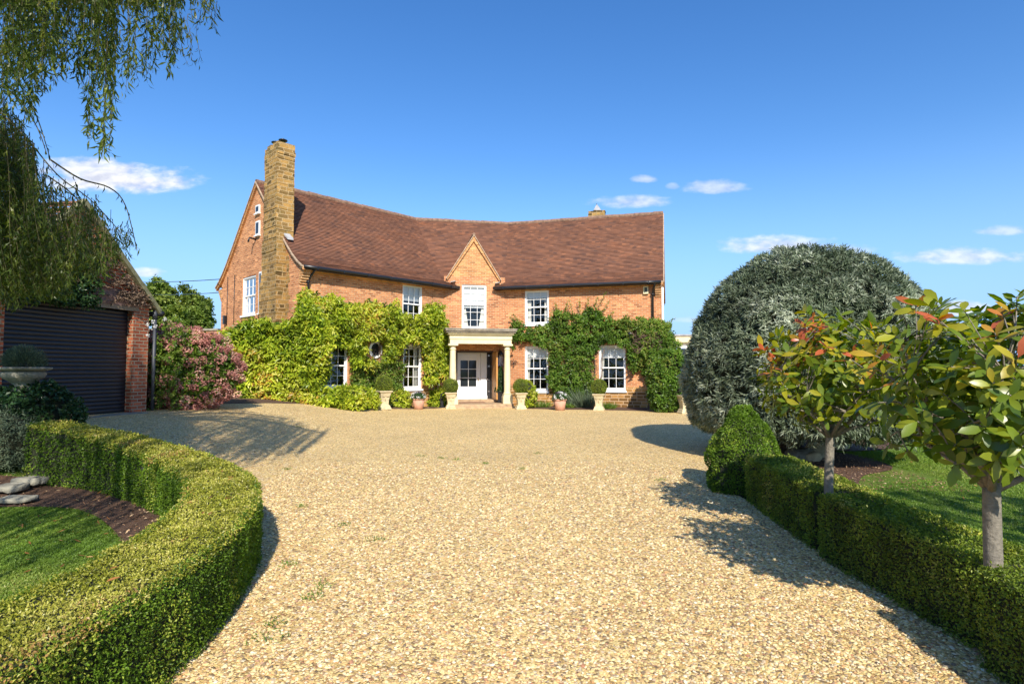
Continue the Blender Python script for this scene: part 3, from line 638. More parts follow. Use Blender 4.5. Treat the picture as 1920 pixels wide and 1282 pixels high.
# windows
def window(k):
    fr, x0, x1, y0, y1, bl_, cs = wins[k]; u0, u1, z0, z1 = ops[k]; W = u1-u0; H = z1-z0; fo = -.03
    b = B(); t = .055
    fbox(b, fr, u0, u0+t, fo-.12, fo, z0, z1); fbox(b, fr, u1-t, u1, fo-.12, fo, z0, z1); fbox(b, fr, u0+t, u1-t, fo-.12, fo, z1-t-.01, z1); fbox(b, fr, u0+t, u1-t, fo-.12, fo, z0, z0+t)
    w = b.build('window', white, hroot)
    b = B(); fbox(b, fr, u0-.04, u1+.04, fo-.1, .06, z0-.075, z0-.002); b.build('sill', white, w)
    zm = z0+H*(.50 if k != 'd' else .545); cols = 3 if W > .62 else 3; iu0, iu1 = u0+t, u1-t
    for (a, c, o, rows) in ((z0+t, zm+.02, fo-.075, 2 if k != 'd' else 3), (zm-.02, z1-t-.01, fo-.04, 2 if k != 'd' else 3)):
        b = B(); s = .035; o1 = o
        fbox(b, fr, iu0, iu0+s, o-.035, o1, a, c); fbox(b, fr, iu1-s, iu1, o-.035, o1, a, c); fbox(b, fr, iu0+s, iu1-s, o-.035, o1, a, a+s+.015); fbox(b, fr, iu0+s, iu1-s, o-.035, o1, c-s-.01, c)
        for i in range(1, cols): x = iu0+s+(iu1-iu0-2*s)*i/cols; fbox(b, fr, x-.009, x+.009, o-.03, o1-.004, a+s+.015, c-s-.01)
        for i in range(1, rows): z = a+(c-a)*i/rows; fbox(b, fr, iu0+s, iu1-s, o-.028, o1-.006, z-.009, z+.009)
        b.build('sash', white, w)
        b = B(); b.add([fr.p(iu0, o-.02, a), fr.p(iu1, o-.02, a), fr.p(iu1, o-.02, c), fr.p(iu0, o-.02, c)], np.array([0, 1, 2, 3])); b.build('glass', glass, w)
    if bl_: b = B(); fbox(b, fr, iu0+.005, iu1-.005, fo-.135, fo-.128, z1-H*bl_, z1-.03); b.build('blind', white, w)
    if cs:
        for sd in (-1, 1):
            if cs == 1 and sd > 0: continue
            b = B(); n = 26; V = []; zz = np.linspace(z0+.03, z1-.06, 10)
            for z in zz:
                f = (z-z0)/H
                wd = W*((.10+.10*abs(f-.3)) if cs == 1 else .17) if sd < 0 or cs == 2 else .02
                if cs == 3: wd = W*(.12+.26*max(0, .5-f))
                for i in range(n):
                    uu = (iu0+wd*i/(n-1)) if sd < 0 else (iu1-wd*i/(n-1)); V.append(fr.p(uu, fo-.20-.02*math.sin(i*1.5), z))
            i = np.arange(9)[:, None]*n; j = np.arange(n-1)[None]; b.add(V, np.stack([i+j, i+j+1, i+n+j+1, i+n+j], 2).reshape(-1, 4), smooth=True)
            b.build('curtain', curt, w)
    return w
for k in wins: window(k)
# oval window in the creeper
b = B(); n = 28; a = np.linspace(0, 2*np.pi, n, endpoint=False)
def ring(b, fr, u, z, ru, rv, wd, o0, o1, mat=0):
    V = []
    for (k, o) in ((0, o0), (0, o1), (1, o1), (1, o0)):
        for t in a: V.append(fr.p(u+(ru+(wd if k == 0 else 0))*math.cos(t), o, z+(rv+(wd if k == 0 else 0))*math.sin(t)))
    j = np.arange(n); q = (j+1) % n; b.add(V, np.concatenate([np.stack([j+r_*n, q+r_*n, q+((r_+1) % 4)*n, j+((r_+1) % 4)*n], 1) for r_ in range(4)]), mat, smooth=False)
ring(b, WL, ov_u, ov_z, .2, .24, .09, -.02, .07); w = b.build('window', white, hroot); w['label'] = 'small oval window with white surround'
b = B(); V = [WL.p(ov_u+.21*math.cos(t), .012, ov_z+.25*math.sin(t)) for t in a]; b.add(V, np.arange(n).reshape(1, -1)); m_, N_, L_, bs_ = mat('oval_dark_glass'); bs_.inputs['Base Color'].default_value = (.02, .025, .03, 1); bs_.inputs['Roughness'].default_value = .06; b.build('glass', m_, w)
# narrow windows of the left gable
for (x0, x1, y0, y1, lab) in ((487, 492, 510, 587, 'tall narrow white window beside the chimney'), (481, 488, 415, 441, 'small white attic window'), (481, 488, 385, 400, 'tiny vent window high in the gable')):
    u1_, u0_, za, zb = wrect(WG, x0, x1, y0, y1); u0_, u1_ = min(u0_, u1_), max(u0_, u1_); b = B()
    fbox(b, WG, u0_, u1_, .0, .05, za, zb); fbox(b, WG, u0_-.04, u1_+.04, .0, .09, za-.05, za-.002); w = tag(b.build('window', white, hroot), lab)
    b = B(); fbox(b, WG, u0_+.05, u1_-.05, .04, .056, za+.06, zb-.06); fbox(b, WG, (u0_+u1_)/2-.01, (u0_+u1_)/2+.01, .05, .06, za+.06, zb-.06)
    b.build('glass', m_, w)
# alarm box, cables, small fittings
b = B(); u, z = WR.hit(1211, 544); fbox(b, WR, u-.1, u+.1, 0, .09, z-.16, z+.16); ab = tag(b.build('alarm_box', cream, hroot), 'cream alarm box under the right eaves')
b = B(); fbox(b, WR, u-.055, u+.055, .088, .094, z-.09, z+.1); ring(b, WR, u, z+.02, .03, .06, .015, .09, .1); b.build('alarm_badge', plain('alarm_dark', (.05, .06, .05), .5), ab)
for (x, ya, yb) in ((441, 515, 605), (428, 520, 610)): b = B(); u, z = WG.hit(x, ya); tube(b, [WG.p(u, .02, z), WG.p(u+.01, .02, z-1.2), WG.p(u, .02, WG.hit(x, yb)[1])], .012, 6); b.build('wall_cable', black, hroot)
b = B(); u, z = WG.hit(424, 600); fbox(b, WG, u-.07, u+.07, 0, .12, z-.18, z+.18); b.build('meter_box', black, hroot)
b = B(); u, z = WG.hit(480, 449); tube(b, [WG.p(u, 0, z), WG.p(u, .25, z+.03), WG.p(u-.02, .3, z-.14)], .035, 8); b.build('wall_lamp', black, hroot)

# ------------------------------------------------------------ porch, steps and doors
PO = 1.62; pu0, _ = WC.hit(843, 640, PO); pu1 = WC.hit(960, 640, PO)[0]; ez0 = WC.hit(900, 644.5, PO)[1]; ez1 = WC.hit(900, 627.5, PO)[1]
b = B()
fbox(b, WC, pu0+.02, pu1-.02, PO-.25, PO, ez0, (ez0+ez1)/2); fbox(b, WC, pu0, pu1, PO-.27, PO+.03, (ez0+ez1)/2+.002, ez1)
for u in (pu0+.02, pu1-.27): fbox(b, WC, u, u+.25, .013, PO-.275, ez0, ez1-.004)
fbox(b, WC, pu0+.28, pu1-.28, .013, PO-.28, ez1-.1, ez1-.06); fbox(b, WC, pu0-.06, pu1+.06, .014, PO+.12, ez1+.002, ez1+.07)
porch = b.build('porch', cream, hroot)
cu0 = WC.hit(836, 620, PO+.25)[0]; cu1 = WC.hit(969, 620, PO+.25)[0]; b = B()
fbox(b, WC, cu0+.03, cu1-.03, .014, PO+.2, ez1+.072, ez1+.14); fbox(b, WC, cu0, cu1, .014, PO+.27, ez1+.142, ez1+.2); fbox(b, WC, cu0-.02, cu1+.02, .014, PO+.3, ez1+.202, ez1+.235)
tag(b.build('porch_roof', lead2, porch), 'grey weathered flat slab with stepped cornice')
sz = .17
for (x, half) in ((849, 0), (951, 0)):
    u, _ = WC.hit(x, 700, PO-.12); c = WC.p(u, PO-.12, sz); Hh = ez0-sz; b = B()
    lathe(b, c, [(.155, .38), (.16, .42), (.135, .44), (.13, .48), (.128, .5), (.132, Hh*.45), (.112, Hh-.26), (.112, Hh-.24), (.135, Hh-.225), (.135, Hh-.2), (.11, Hh-.19), (.11, Hh-.13), (.15, Hh-.075)], 22)
    ang = math.atan2(uC[1], uC[0])
    for (r, a0, a1) in ((.19, Hh-.075, Hh-.003), (.19, .0, .3), (.165, .3, .38)): fbox(b, WC, u-r, u+r, PO-.12-r, PO-.12+r, sz+a0, sz+a1)
    b.build('column', cream, porch)
su0 = WC.hit(858, 760, PO+.1)[0]; su1 = WC.hit(963, 760, PO+.1)[0]
b = B(); fbox(b, WC, su0-.35, su1+.02, -.15, PO+.16, -.25, sz-.09); fbox(b, WC, su0-.3, su1, -.15, PO+.12, sz-.088, sz-.004)
for i in range(7): fbox(b, WC, su0+(su1-su0)*i/7+.01, su0+(su1-su0)*(i+1)/7-.01, PO+.1, PO+.17, -.05, sz-.1+random.uniform(-.01, .0))
fbox(b, WC, du0-.05, du1+.1, .015, .3, sz-.002, sz+.1); fbox(b, WC, du0+.002, du1-.002, -.6, .014, sz-.002, sz+.098)
b.build('door_step', stepm, porch)
b = B(); fbox(b, WC, du0+.1, du0+1.15, .32, .75, sz+.0, sz+.015); tag(b.build('door_mat', plain('brown_doormat', (.22, .10, .06), 1, .3, 60)), 'brown doormat lying in front of the white front door', 'door mat')
# door frame (dark oak), white glazed leaf, white side panel, open oak leaf
b = B(); D0, D1, Z0, Z1 = du0, du1, sz+.1, dz1
fbox(b, WC, D0+.001, D0+.06, -.49, .02, Z0, Z1-.002); fbox(b, WC, D0+.06, D1-.001, -.49, .02, Z1-.07, Z1-.002); fbox(b, WC, D1-.06, D1-.001, -.49, .02, Z0, Z1-.07)
b.build('door_frame', plain('dark_oak', (.06, .032, .014), .5, .3, 6), porch)
DO = -.42
dx = lambda x: WC.hit(x, 700, DO)[0]; dzc = lambda y: WC.hit(890, y, DO)[1]
b = B(); A, C_ = dx(857.3), dx(901); pa0, pa1 = dx(863.3), dx(893); pz0, pz1 = dzc(724.5), dzc(675.5)
fbox(b, WC, A, pa0, DO-.04, DO, Z0, Z1-.08); fbox(b, WC, pa1, C_, DO-.04, DO, Z0, Z1-.08); fbox(b, WC, pa0, pa1, DO-.04, DO, Z0, pz0); fbox(b, WC, pa0, pa1, DO-.04, DO, pz1, Z1-.08)
fbox(b, WC, (pa0+pa1)/2-.013, (pa0+pa1)/2+.013, DO-.035, DO+.002, pz0, pz1)
for i in (1, 2): fbox(b, WC, pa0, pa1, DO-.034, DO+.001, pz0+(pz1-pz0)*i/3-.013, pz0+(pz1-pz0)*i/3+.013)
fbox(b, WC, pa0-.05, pa1+.05, DO, DO+.006, Z0+.1, pz0-.1); fbox(b, WC, A+.03, C_-.03, DO, DO+.012, Z1-.2, Z1-.17); fbox(b, WC, A, C_, DO, DO+.03, Z0, Z0+.05)
door = b.build('door', white, porch)
b = B(); b.add([WC.p(pa0, DO-.02, pz0), WC.p(pa1, DO-.02, pz0), WC.p(pa1, DO-.02, pz1), WC.p(pa0, DO-.02, pz1)], np.array([0, 1, 2, 3])); b.build('glass', m_, porch)
b = B(); u = dx(896); tube(b, [WC.p(u, DO+.01, 1.18), WC.p(u, DO+.06, 1.18), WC.p(u+.02, DO+.06, 1.08), WC.p(u+.01, DO+.05, 1.02)], .012, 8); b.build('door_handle', plain('brass', (.5, .38, .16), .3, .1, 5, 1.), porch)
b = B(); A2, C2 = dx(901.5), dx(912.5); fbox(b, WC, A2, C2, DO-.06, DO+.04, Z0, Z1-.08)
for i in range(4): x = A2+(C2-A2)*(i+.5)/4; fbox(b, WC, x-.006, x+.006, DO+.04, DO+.05, Z0+.03, Z1-.1)
fbox(b, WC, A2+.02, C2+.02, DO+.04, DO+.07, Z0, Z0+.14)
tag(b.build('side_panel', white, porch), 'narrow white boarded panel beside the door')
b = B(); A3, C3 = dx(912.6), dx(921.5); fbox(b, WC, A3, C3, DO-.08, DO-.02, Z0, Z1-.08); b.build('dark_gap_panel', plain('gap_shade_black', (.016, .013, .012), .5, .2), porch)  # black panel fills the gap beside the door, standing for its shade
psteel = plain('polished_steel', (.6, .6, .6), .25, .1, 5, 1.)
for z in (.55, 1.05, 1.65, 2.1): b = B(); fbox(b, WC, A3+.05, A3+.13, DO-.02, DO+.01, z, z+.07); b.build('hinge', psteel, porch)
b = B(); tube(b, [WC.p(A3-.04, DO+.08, 1.12), WC.p(A3+.12, DO+.07, 1.1)], .014, 8); b.build('door_handle', psteel, porch)
b = B(); hin = WC.p(D1-.02, .03, 0); ax = nrm((uC[0]*.04+WC.n[0], uC[1]*.04+WC.n[1], 0)); sd_ = np.array((-ax[1], ax[0], 0))
c = hin+ax*.44+np.array((0, 0, (Z0+Z1)/2-.02)); obox(b, c, ax*.84, sd_*.05, (0, 0, Z1-Z0-.09))
for i in range(5): obox(b, hin+ax*(.1+.17*i)-sd_*.028*np.sign(np.dot(sd_, (-1, 0, 0)))*-1+np.array((0, 0, (Z0+Z1)/2-.02)), ax*.155, sd_*.012, (0, 0, Z1-Z0-.2))
tag(b.build('oak_door', oak, porch), 'oak outer door leaf standing open')
# lanterns, bracket, scraper
def lantern(px, py, off, lab, s=1.0, fr=WC):
    u, z = fr.hit(px, py, off); c = fr.p(u, off, z)
    t = thing('wall_lantern', c, lab, 'lantern', 'black lanterns on the house front')
    b = B(); tube(b, [c+(0, 0, .22*s)-fr.n*off+fr.n*.02, c+(0, 0, .36*s)-fr.n*off*.5, c+(0, 0, .30*s)], .012, 6)
    obox(b, fr.p(u, .02, z+.18*s), fr.d*.07, fr.n*.03, (0, 0, .2))
    lathe(b, c, [(.115*s, .16*s), (.12*s, .175*s), (.04*s, .27*s), (.015*s, .3*s)], 6); lathe(b, c, [(.05*s, -.2*s), (.07*s, -.17*s), (.07*s, -.15*s)], 6)
    for k in range(6): a_ = k*math.pi/3; tube(b, [c+(.068*s*math.cos(a_), .068*s*math.sin(a_), -.16*s), c+(.108*s*math.cos(a_), .108*s*math.sin(a_), .165*s)], .007, 4, cap=False)
    b.build('lantern_frame', black, t); b = B(); lathe(b, c, [(.062*s, -.155*s), (.10*s, .16*s)], 6, smooth=False); b.build('lantern_glass', glass, t)
lantern(938, 676, .18, 'black six sided lantern on the wall inside the porch, right of the door', 1.5)
lantern(839, 668, .18, 'black lantern on the wall left of the porch, half hidden by creeper', 1.2)
lantern(1182, 636, .32, 'dark lantern on the right wing wall among the climber, above the last window', 1.2, WR)
b = B(); u, z = WR.hit(963, 681)
for (du, dz_, r) in ((-.09, .07, .06), (.09, .07, .06), (-.08, -.05, .05), (.08, -.05, .05), (0, -.15, .04)):
    tt = np.linspace(0, 5.2, 14); tube(b, [WR.p(u+du+r*math.cos(t_)*(1-t_/9), .04, z+dz_+r*math.sin(t_)*(1-t_/9)) for t_ in tt], .009, 5)
tube(b, [WR.p(u, .04, z+.2), WR.p(u, .04, z-.2)], .009, 5); obox(b, WR.p(u, .02, z), WR.d*.05, WR.n*.04, (0, 0, .05))
tag(b.build('iron_scroll', black, loc=WR.p(u, 0, z)), 'small black wrought iron scroll ornament on brick right of the porch', 'wall ornament')
g_ = WC.p(WC.hit(828, 750, .9)[0], .9, 0); b = B()
tube(b, [g_+(0, 0, .02), g_+(-.05, 0, .35), g_+(.0, 0, .55), g_+(.14, 0, .62), g_+(.28, 0, .6)], .03, 8); tube(b, [g_+(.02, .1, .02), g_+(0, .1, .3), g_+(.1, .1, .5), g_+(.25, .08, .58)], .025, 8); obox(b, g_+(.05, .05, .03), (.3, 0, 0), (0, .3, 0), (0, 0, .05)); obox(b, g_+(.02, .05, .16), (.1, 0, 0), (0, .16, 0), (0, 0, .22))
tag(b.build('boot_jack', black, loc=g_), 'black iron boot scraper with bent handles left of the porch step', 'boot scraper')

# ------------------------------------------------------------ planting
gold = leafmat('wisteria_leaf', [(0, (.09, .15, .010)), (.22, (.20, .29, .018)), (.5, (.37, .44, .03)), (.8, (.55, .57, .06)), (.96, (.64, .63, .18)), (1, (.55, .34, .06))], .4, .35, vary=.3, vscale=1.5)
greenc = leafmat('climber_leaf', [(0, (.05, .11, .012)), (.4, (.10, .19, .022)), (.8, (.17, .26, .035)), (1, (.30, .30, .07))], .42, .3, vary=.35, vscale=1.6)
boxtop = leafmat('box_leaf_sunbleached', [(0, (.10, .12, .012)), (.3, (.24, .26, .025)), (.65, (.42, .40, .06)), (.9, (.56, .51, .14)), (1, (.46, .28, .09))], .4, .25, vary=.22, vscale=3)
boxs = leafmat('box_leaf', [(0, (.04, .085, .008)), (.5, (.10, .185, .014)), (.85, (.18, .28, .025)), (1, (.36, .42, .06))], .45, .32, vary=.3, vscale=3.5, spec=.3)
boxdull = leafmat('box_leaf_right', [(0, (.06, .10, .012)), (.5, (.16, .225, .026)), (.85, (.29, .33, .04)), (1, (.46, .43, .10))], .45, .3, vary=.35, vscale=3.5, spec=.3)
core = plain('dark_foliage_core', (.022, .026, .010), 1, .5, 12)  # solid near-black body set behind the leaves
silver = leafmat('silver_leaf', [(0, (.05, .073, .035)), (.35, (.115, .15, .08)), (.7, (.235, .275, .17)), (1, (.46, .49, .36))], .5, .2, vary=.3, vscale=1.7)
phot = leafmat('glossy_red_tipped_leaf', [(0, (.07, .13, .014)), (.3, (.17, .24, .02)), (.55, (.33, .35, .025)), (.8, (.48, .38, .03)), (.92, (.54, .24, .04)), (1, (.56, .14, .06))], .33, .45, vary=.25, vscale=4, spec=.5)
willowm = leafmat('willow_leaf', [(0, (.04, .07, .014)), (.5, (.10, .145, .026)), (.85, (.20, .24, .045)), (1, (.40, .36, .07))], .4, .48, vary=.3, vscale=.9)
darkleaf = leafmat('ivy_leaf', [(0, (.02, .05, .018)), (.6, (.045, .10, .03)), (1, (.10, .18, .04))], .3, .25, vary=.35, vscale=3)
treem = leafmat('far_tree_leaf', [(0, (.07, .12, .015)), (.5, (.14, .20, .025)), (1, (.27, .31, .05))], .6, .25, vary=.35, vscale=.6)
lav = leafmat('grey_green_sprig', [(0, (.06, .09, .05)), (.6, (.12, .165, .09)), (1, (.22, .26, .15))], .6, .2, vary=.2, vscale=5)
pinkm = leafmat('hydrangea_petal', [(0, (.25, .09, .07)), (.35, (.45, .19, .155)), (.7, (.62, .33, .26)), (.92, (.70, .50, .37)), (1, (.42, .38, .12))], .6, .3, vary=.28, vscale=1.3)
hydl = leafmat('hydrangea_leaf', [(0, (.06, .12, .015)), (.6, (.14, .22, .025)), (1, (.30, .36, .05))], .45, .3, vary=.3, vscale=1.3)
petal = leafmat('white_petal', [(0, (.7, .7, .66)), (1, (.85, .85, .82))], .6, .3, vary=.05)
drym = leafmat('dry_creeper_leaf', [(0, (.10, .065, .045)), (.6, (.22, .15, .10)), (1, (.34, .26, .17))], .8, .2, vary=.3)

def hedge(name, line, w, h0, tops, mats, label, dens, leaf, group=None, zb=-.04, ends=(True, True), closed_top=True, wav=.018):
    """clipped hedge swept along a line of (x, y, ztop)"""
    ln = resample(np.array(line, float), .08) if len(line) > 2 else np.linspace(line[0], line[1], max(3, int(np.linalg.norm(np.array(line[1])-np.array(line[0]))/.08)))
    T = np.gradient(ln[:, :2], axis=0); T /= np.linalg.norm(T, axis=1, keepdims=True); S = np.stack([T[:, 1], -T[:, 0]], 1)
    seg = np.linalg.norm(np.diff(ln[:, :2], axis=0), axis=1); cs = np.concatenate([[0], np.cumsum(seg)]); Ltot = cs[-1]
    zbs = np.full(len(ln), zb, float) if not callable(h0) else np.array([h0(*p[:2]) for p in ln]); hh = w/2
    b = B(); k = .035; V = []
    for i in range(len(ln)):
        for (s, z) in ((-hh+k, zbs[i]), (-hh+k, ln[i, 2]-k*1.3), (0, ln[i, 2]-k), (hh-k, ln[i, 2]-k*1.3), (hh-k, zbs[i])):
            V.append((ln[i, 0]+S[i, 0]*s, ln[i, 1]+S[i, 1]*s, z))
    i = np.arange(len(ln)-1)[:, None]*5; j = np.arange(4)[None]
    n = len(ln); b.add(V, [np.stack([i+j, i+j+1, i+5+j+1, i+5+j], 2).reshape(-1, 4), np.arange(5)[::-1].reshape(1, -1), (np.arange(5)+(n-1)*5).reshape(1, -1)], 2)
    def at(sv): 
        f = lambda a: np.interp(sv, cs, a); return f(ln[:, 0]), f(ln[:, 1]), f(ln[:, 2]), f(S[:, 0]), f(S[:, 1]), f(zbs)
    hm = float(np.mean(ln[:, 2]-zbs))
    for part in ('top', 'left', 'right', 'e0', 'e1'):
        if part == 'e0' and not ends[0] or part == 'e1' and not ends[1]: continue
        area = {'top': Ltot*w, 'left': Ltot*hm, 'right': Ltot*hm}.get(part, w*hm)
        # density falls with distance from the lens, leaf size grows
        m = int(area*dens)
        sv = rng.random(m)*Ltot if part in ('top', 'left', 'right') else np.full(m, 0. if part == 'e0' else Ltot)
        x, y, zt, sx, sy, zz = at(sv); D = np.hypot(x, y); keep = rng.random(m) < np.clip((3.6/np.maximum(D, 1.5))**1.35, .12, 1)
        x, y, zt, sx, sy, zz, D = (q[keep] for q in (x, y, zt, sx, sy, zz, D)); m = len(x); sc = np.clip((D/3.6)**.68, 1, 3)
        if part == 'top': o = rng.uniform(-hh, hh, m); z = zt-.0; nn = np.tile((0, 0, 1.), (m, 1)); z = z-np.maximum(0, np.abs(o)/hh-.82)*.13
        elif part in ('left', 'right'):
            sg = -1 if part == 'left' else 1; z = zz+(zt-zz)*rng.random(m); o = np.full(m, sg*hh)-sg*np.maximum(0, (z-zt+.06))*.5; nn = np.stack([sx*sg, sy*sg, np.zeros(m)], 1)
        else: o = rng.uniform(-hh, hh, m); z = zz+(zt-zz)*rng.random(m); sg = -1 if part == 'e0' else 1; nn = np.stack([-sy*sg, sx*sg, np.zeros(m)], 1)
        p = np.stack([x+sx*o, y+sy*o, z], 1)
        bmp_ = (vn(p, 4.5, 1)-.5)*2*wav+(vn(p, 14, 2)-.5)*.026
        if part == 'e0' or part == 'e1': bmp_ = bmp_+0.0
        p = p+nn*bmp_[:, None]+rng.normal(size=(m, 3))*.006-nn*rng.random((m, 1))**2*.045
        d = nz(nn*.3+rdir(m)*.95+np.array((0, 0, .15))); nf = nz(nn*.9+rdir(m)*.8)
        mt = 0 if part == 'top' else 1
        r = np.clip(vn(p, 7, 5)*.5+rng.random(m)*.62-.05, 0, 1)
        r = np.where((vn(p, 2.6, 8) > .70) & (rng.random(m) < .4), 1., r)
        # tips spill a little over the upper edge
        if part == 'top': edge = np.abs(o)/hh > .93; 
        leaves(b, p, d, nf, leaf*sc*rng.uniform(.7, 1.3, m), leaf*.62*sc*rng.uniform(.8, 1.2, m), mt, r)
    o = b.build(name, mats+[core]); return tag(o, label, 'hedge', group)
def lhz(x, y): return -.06 if x > -4 else -.06
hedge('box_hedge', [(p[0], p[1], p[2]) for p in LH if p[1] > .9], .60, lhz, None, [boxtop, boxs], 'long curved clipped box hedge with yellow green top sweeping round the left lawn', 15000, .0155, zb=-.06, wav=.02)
G3 = 'clipped box hedge lengths along the right side of the drive'
hedge('box_hedge', [(3.02, 6.75, .54), (2.92, 5.8, .53), (2.84, 4.95, .53)], .52, None, None, [boxdull, boxdull], 'far box hedge length, between the cone of box and the smaller red tipped tree', 14000, .016, G3)
hedge('box_hedge', [(2.80, 4.80, .52), (2.79, 4.0, .51), (2.80, 3.22, .5)], .52, None, None, [boxdull, boxdull], 'middle box hedge length, between the two red tipped trees', 14000, .016, G3)
hedge('box_hedge', [(2.72, 3.02, .52), (2.64, 2.2, .52), (2.58, 1.2, .52)], .58, None, None, [boxdull, boxdull], 'nearest box hedge length, at the bottom right corner of the picture', 14000, .016, G3)

def blob_pts(n, prof_r, c, shell=.06, bumps=.08, bscale=2., seed=0, zmin=None):
    """points on a lumpy surface; prof_r(direction) gives the radius vector scale (3,)"""
    d = rdir(n); rad = np.array(prof_r, float); p = d*rad; nn = nz(d/rad)
    if zmin is not None: k = p[:, 2] > zmin; p, nn = p[k], nn[k]
    q = vn(p, bscale, seed)-.5; p = p+nn*(q[:, None]*2*bumps)-nn*rng.random((len(p), 1))*shell
    return p+np.array(c), nn
def ell(b, c, r, mat=0, seg=20, rings=12, zmin=-1.):
    pr = [];
    for t in np.linspace(math.asin(zmin), math.pi/2-.02, rings): pr.append((math.cos(t), math.sin(t)))
    a = np.linspace(0, 2*np.pi, seg, endpoint=False)
    V = np.concatenate([np.stack([c[0]+r[0]*k*np.cos(a), c[1]+r[1]*k*np.sin(a), np.full(seg, c[2]+r[2]*z)], 1) for k, z in pr]); n = len(pr)
    i = np.arange(n-1)[:, None]*seg; j = np.arange(seg)[None]; k = (j+1) % seg
    b.add(V, [np.stack([i+j, i+k, i+seg+k, i+seg+j], 2).reshape(-1, 4), (np.arange(seg)+(n-1)*seg).reshape(1, -1)], mat, smooth=True)
def clusters(b, cen, nn, k, spread, L, W, mat=0, droop=.0, big=False, out=.5, base=None, ratio=.45):
    """k leaves around each centre, radiating outward"""
    m = len(cen); p = np.repeat(cen, k, 0); nq = np.repeat(nn, k, 0); d = rdir(m*k); d = nz(d+nq*out+np.array((0, 0, -droop)))
    p = p+rdir(m*k)*rng.random((m*k, 1))*spread; nf = nz(nq*.8+rdir(m*k)*.55+np.array((0, 0, .35)))
    r = np.repeat(rng.random(m)*ratio, k)+rng.random(m*k)*(1-ratio)
    if base is not None: r = np.clip(r+np.repeat(base, k), 0, 1)
    leaves(b, p, d, nf, L*rng.uniform(.7, 1.25, m*k), W*rng.uniform(.75, 1.2, m*k), mat, r, big=big)

# cone of box
def cone():
    c = np.array((3.0, 7.42, 0)); b = B(); prof = [(.47, -.03), (.47, .12), (.44, .35), (.38, .55), (.30, .73), (.20, .88), (.11, .97), (.02, 1.02)]
    lathe(b, c, [(r*.93, z*.96) for r, z in prof], 24, 1)
    n = 16000; z = rng.random(n)**1.15*1.03; a = rng.random(n)*2*np.pi; r = np.interp(z, [p[1] for p in prof], [p[0] for p in prof])
    nn = nz(np.stack([np.cos(a), np.sin(a), .25+z*.5], 1)); p = c+np.stack([r*np.cos(a), r*np.sin(a), z], 1); p = p+nn*((vn(p, 5, 3)-.5)*.13+(vn(p, 13, 6)-.5)*.05)[:, None]
    leaves(b, p, nz(nn*.5+rdir(n)), nz(nn+rdir(n)*.8), .028*rng.uniform(.7, 1.3, n), .018, 0, np.clip(vn(p, 6, 4)*.5+rng.random(n)*.6, 0, 1))
    tag(b.build('box_cone', [boxs, core], loc=c), 'clipped bell shaped cone of green box at the far end of the right hedge', 'topiary')
cone()

# silver dome tree
def dome():
    cx, cy = 5.36, 10.35; root = thing('silver_pear_tree', (4.98, 10.25, 0), 'huge clipped dome of silver grey narrow leaves on a short dark trunk', 'tree')
    prof = [(.42, 1.60), (.6, 1.92), (1.2, 2.07), (1.85, 2.07), (2.5, 1.83), (2.85, 1.64), (3.1, 1.42), (3.35, 1.16), (3.55, .86), (3.68, .55), (3.75, .05)]; pz = [p[0] for p in prof]; prr = [p[1] for p in prof]
    b = B(); lathe(b, (cx, cy, 0), [(.5, .75)]+[(r-.16, z-.02) for z, r in prof if z > .5], 40, 1)
    m = 6600; z = .42+rng.random(m)*3.33; a = rng.random(m)*2*np.pi; r = np.interp(z, pz, prr)
    keep = rng.random(m) < (r/2.2+.12); z, a, r = z[keep], a[keep], r[keep]; m = len(z)
    slope_ = -(np.interp(z+.05, pz, prr)-np.interp(z-.05, pz, prr))/.1
    nn = nz(np.stack([np.cos(a), np.sin(a), slope_], 1)); c = np.stack([cx+r*np.cos(a), cy+r*np.sin(a), z], 1)
    q = vn(c, 1.8, 2)-.5+.5*(vn(c, 5, 6)-.5); c = c+nn*(q*.17)[:, None]
    clusters(b, c, nn, 17, .05, .105, .019, 0, droop=.3, out=.8, base=q*.9, ratio=.6)
    m2 = 9000; z = .5+rng.random(m2)*3.2; a = rng.random(m2)*2*np.pi; r = np.interp(z, pz, prr)-.08; nn = np.stack([np.cos(a), np.sin(a), np.zeros(m2)], 1); p = np.stack([cx+r*np.cos(a), cy+r*np.sin(a), z], 1)
    leaves(b, p, rdir(m2)+(0, 0, -.4), nn+rdir(m2)*.6, .09, .02, 0, rng.random(m2)*.5)
    # hanging skirt
    m3 = 900; a = rng.random(m3)*2*np.pi; r = 1.0+rng.random(m3)*.95; c = np.stack([cx+r*np.cos(a), cy+r*np.sin(a), .42+rng.random(m3)*.35], 1)
    clusters(b, c, np.tile((0, 0, -1.), (m3, 1)), 14, .09, .09, .016, 0, droop=.8, out=.2)
    b.build('crown', [silver, core], root)
    b = B(); tube(b, [(4.98, 10.25, -.05), (4.97, 10.25, .15), (4.96, 10.26, .5), (5.0, 10.3, .9), (5.15, 10.35, 1.6)], [.26, .19, .17, .17, .12], 14)
    for a_ in (0, 2.1, 4.2): tube(b, [(5.0, 10.3, .8), (5.0+.6*math.cos(a_), 10.3+.6*math.sin(a_), 1.3), (5.1+1.3*math.cos(a_), 10.3+1.3*math.sin(a_), 1.8)], [.1, .07, .03], 8)
    b.build('trunk', barkd, root)
dome()

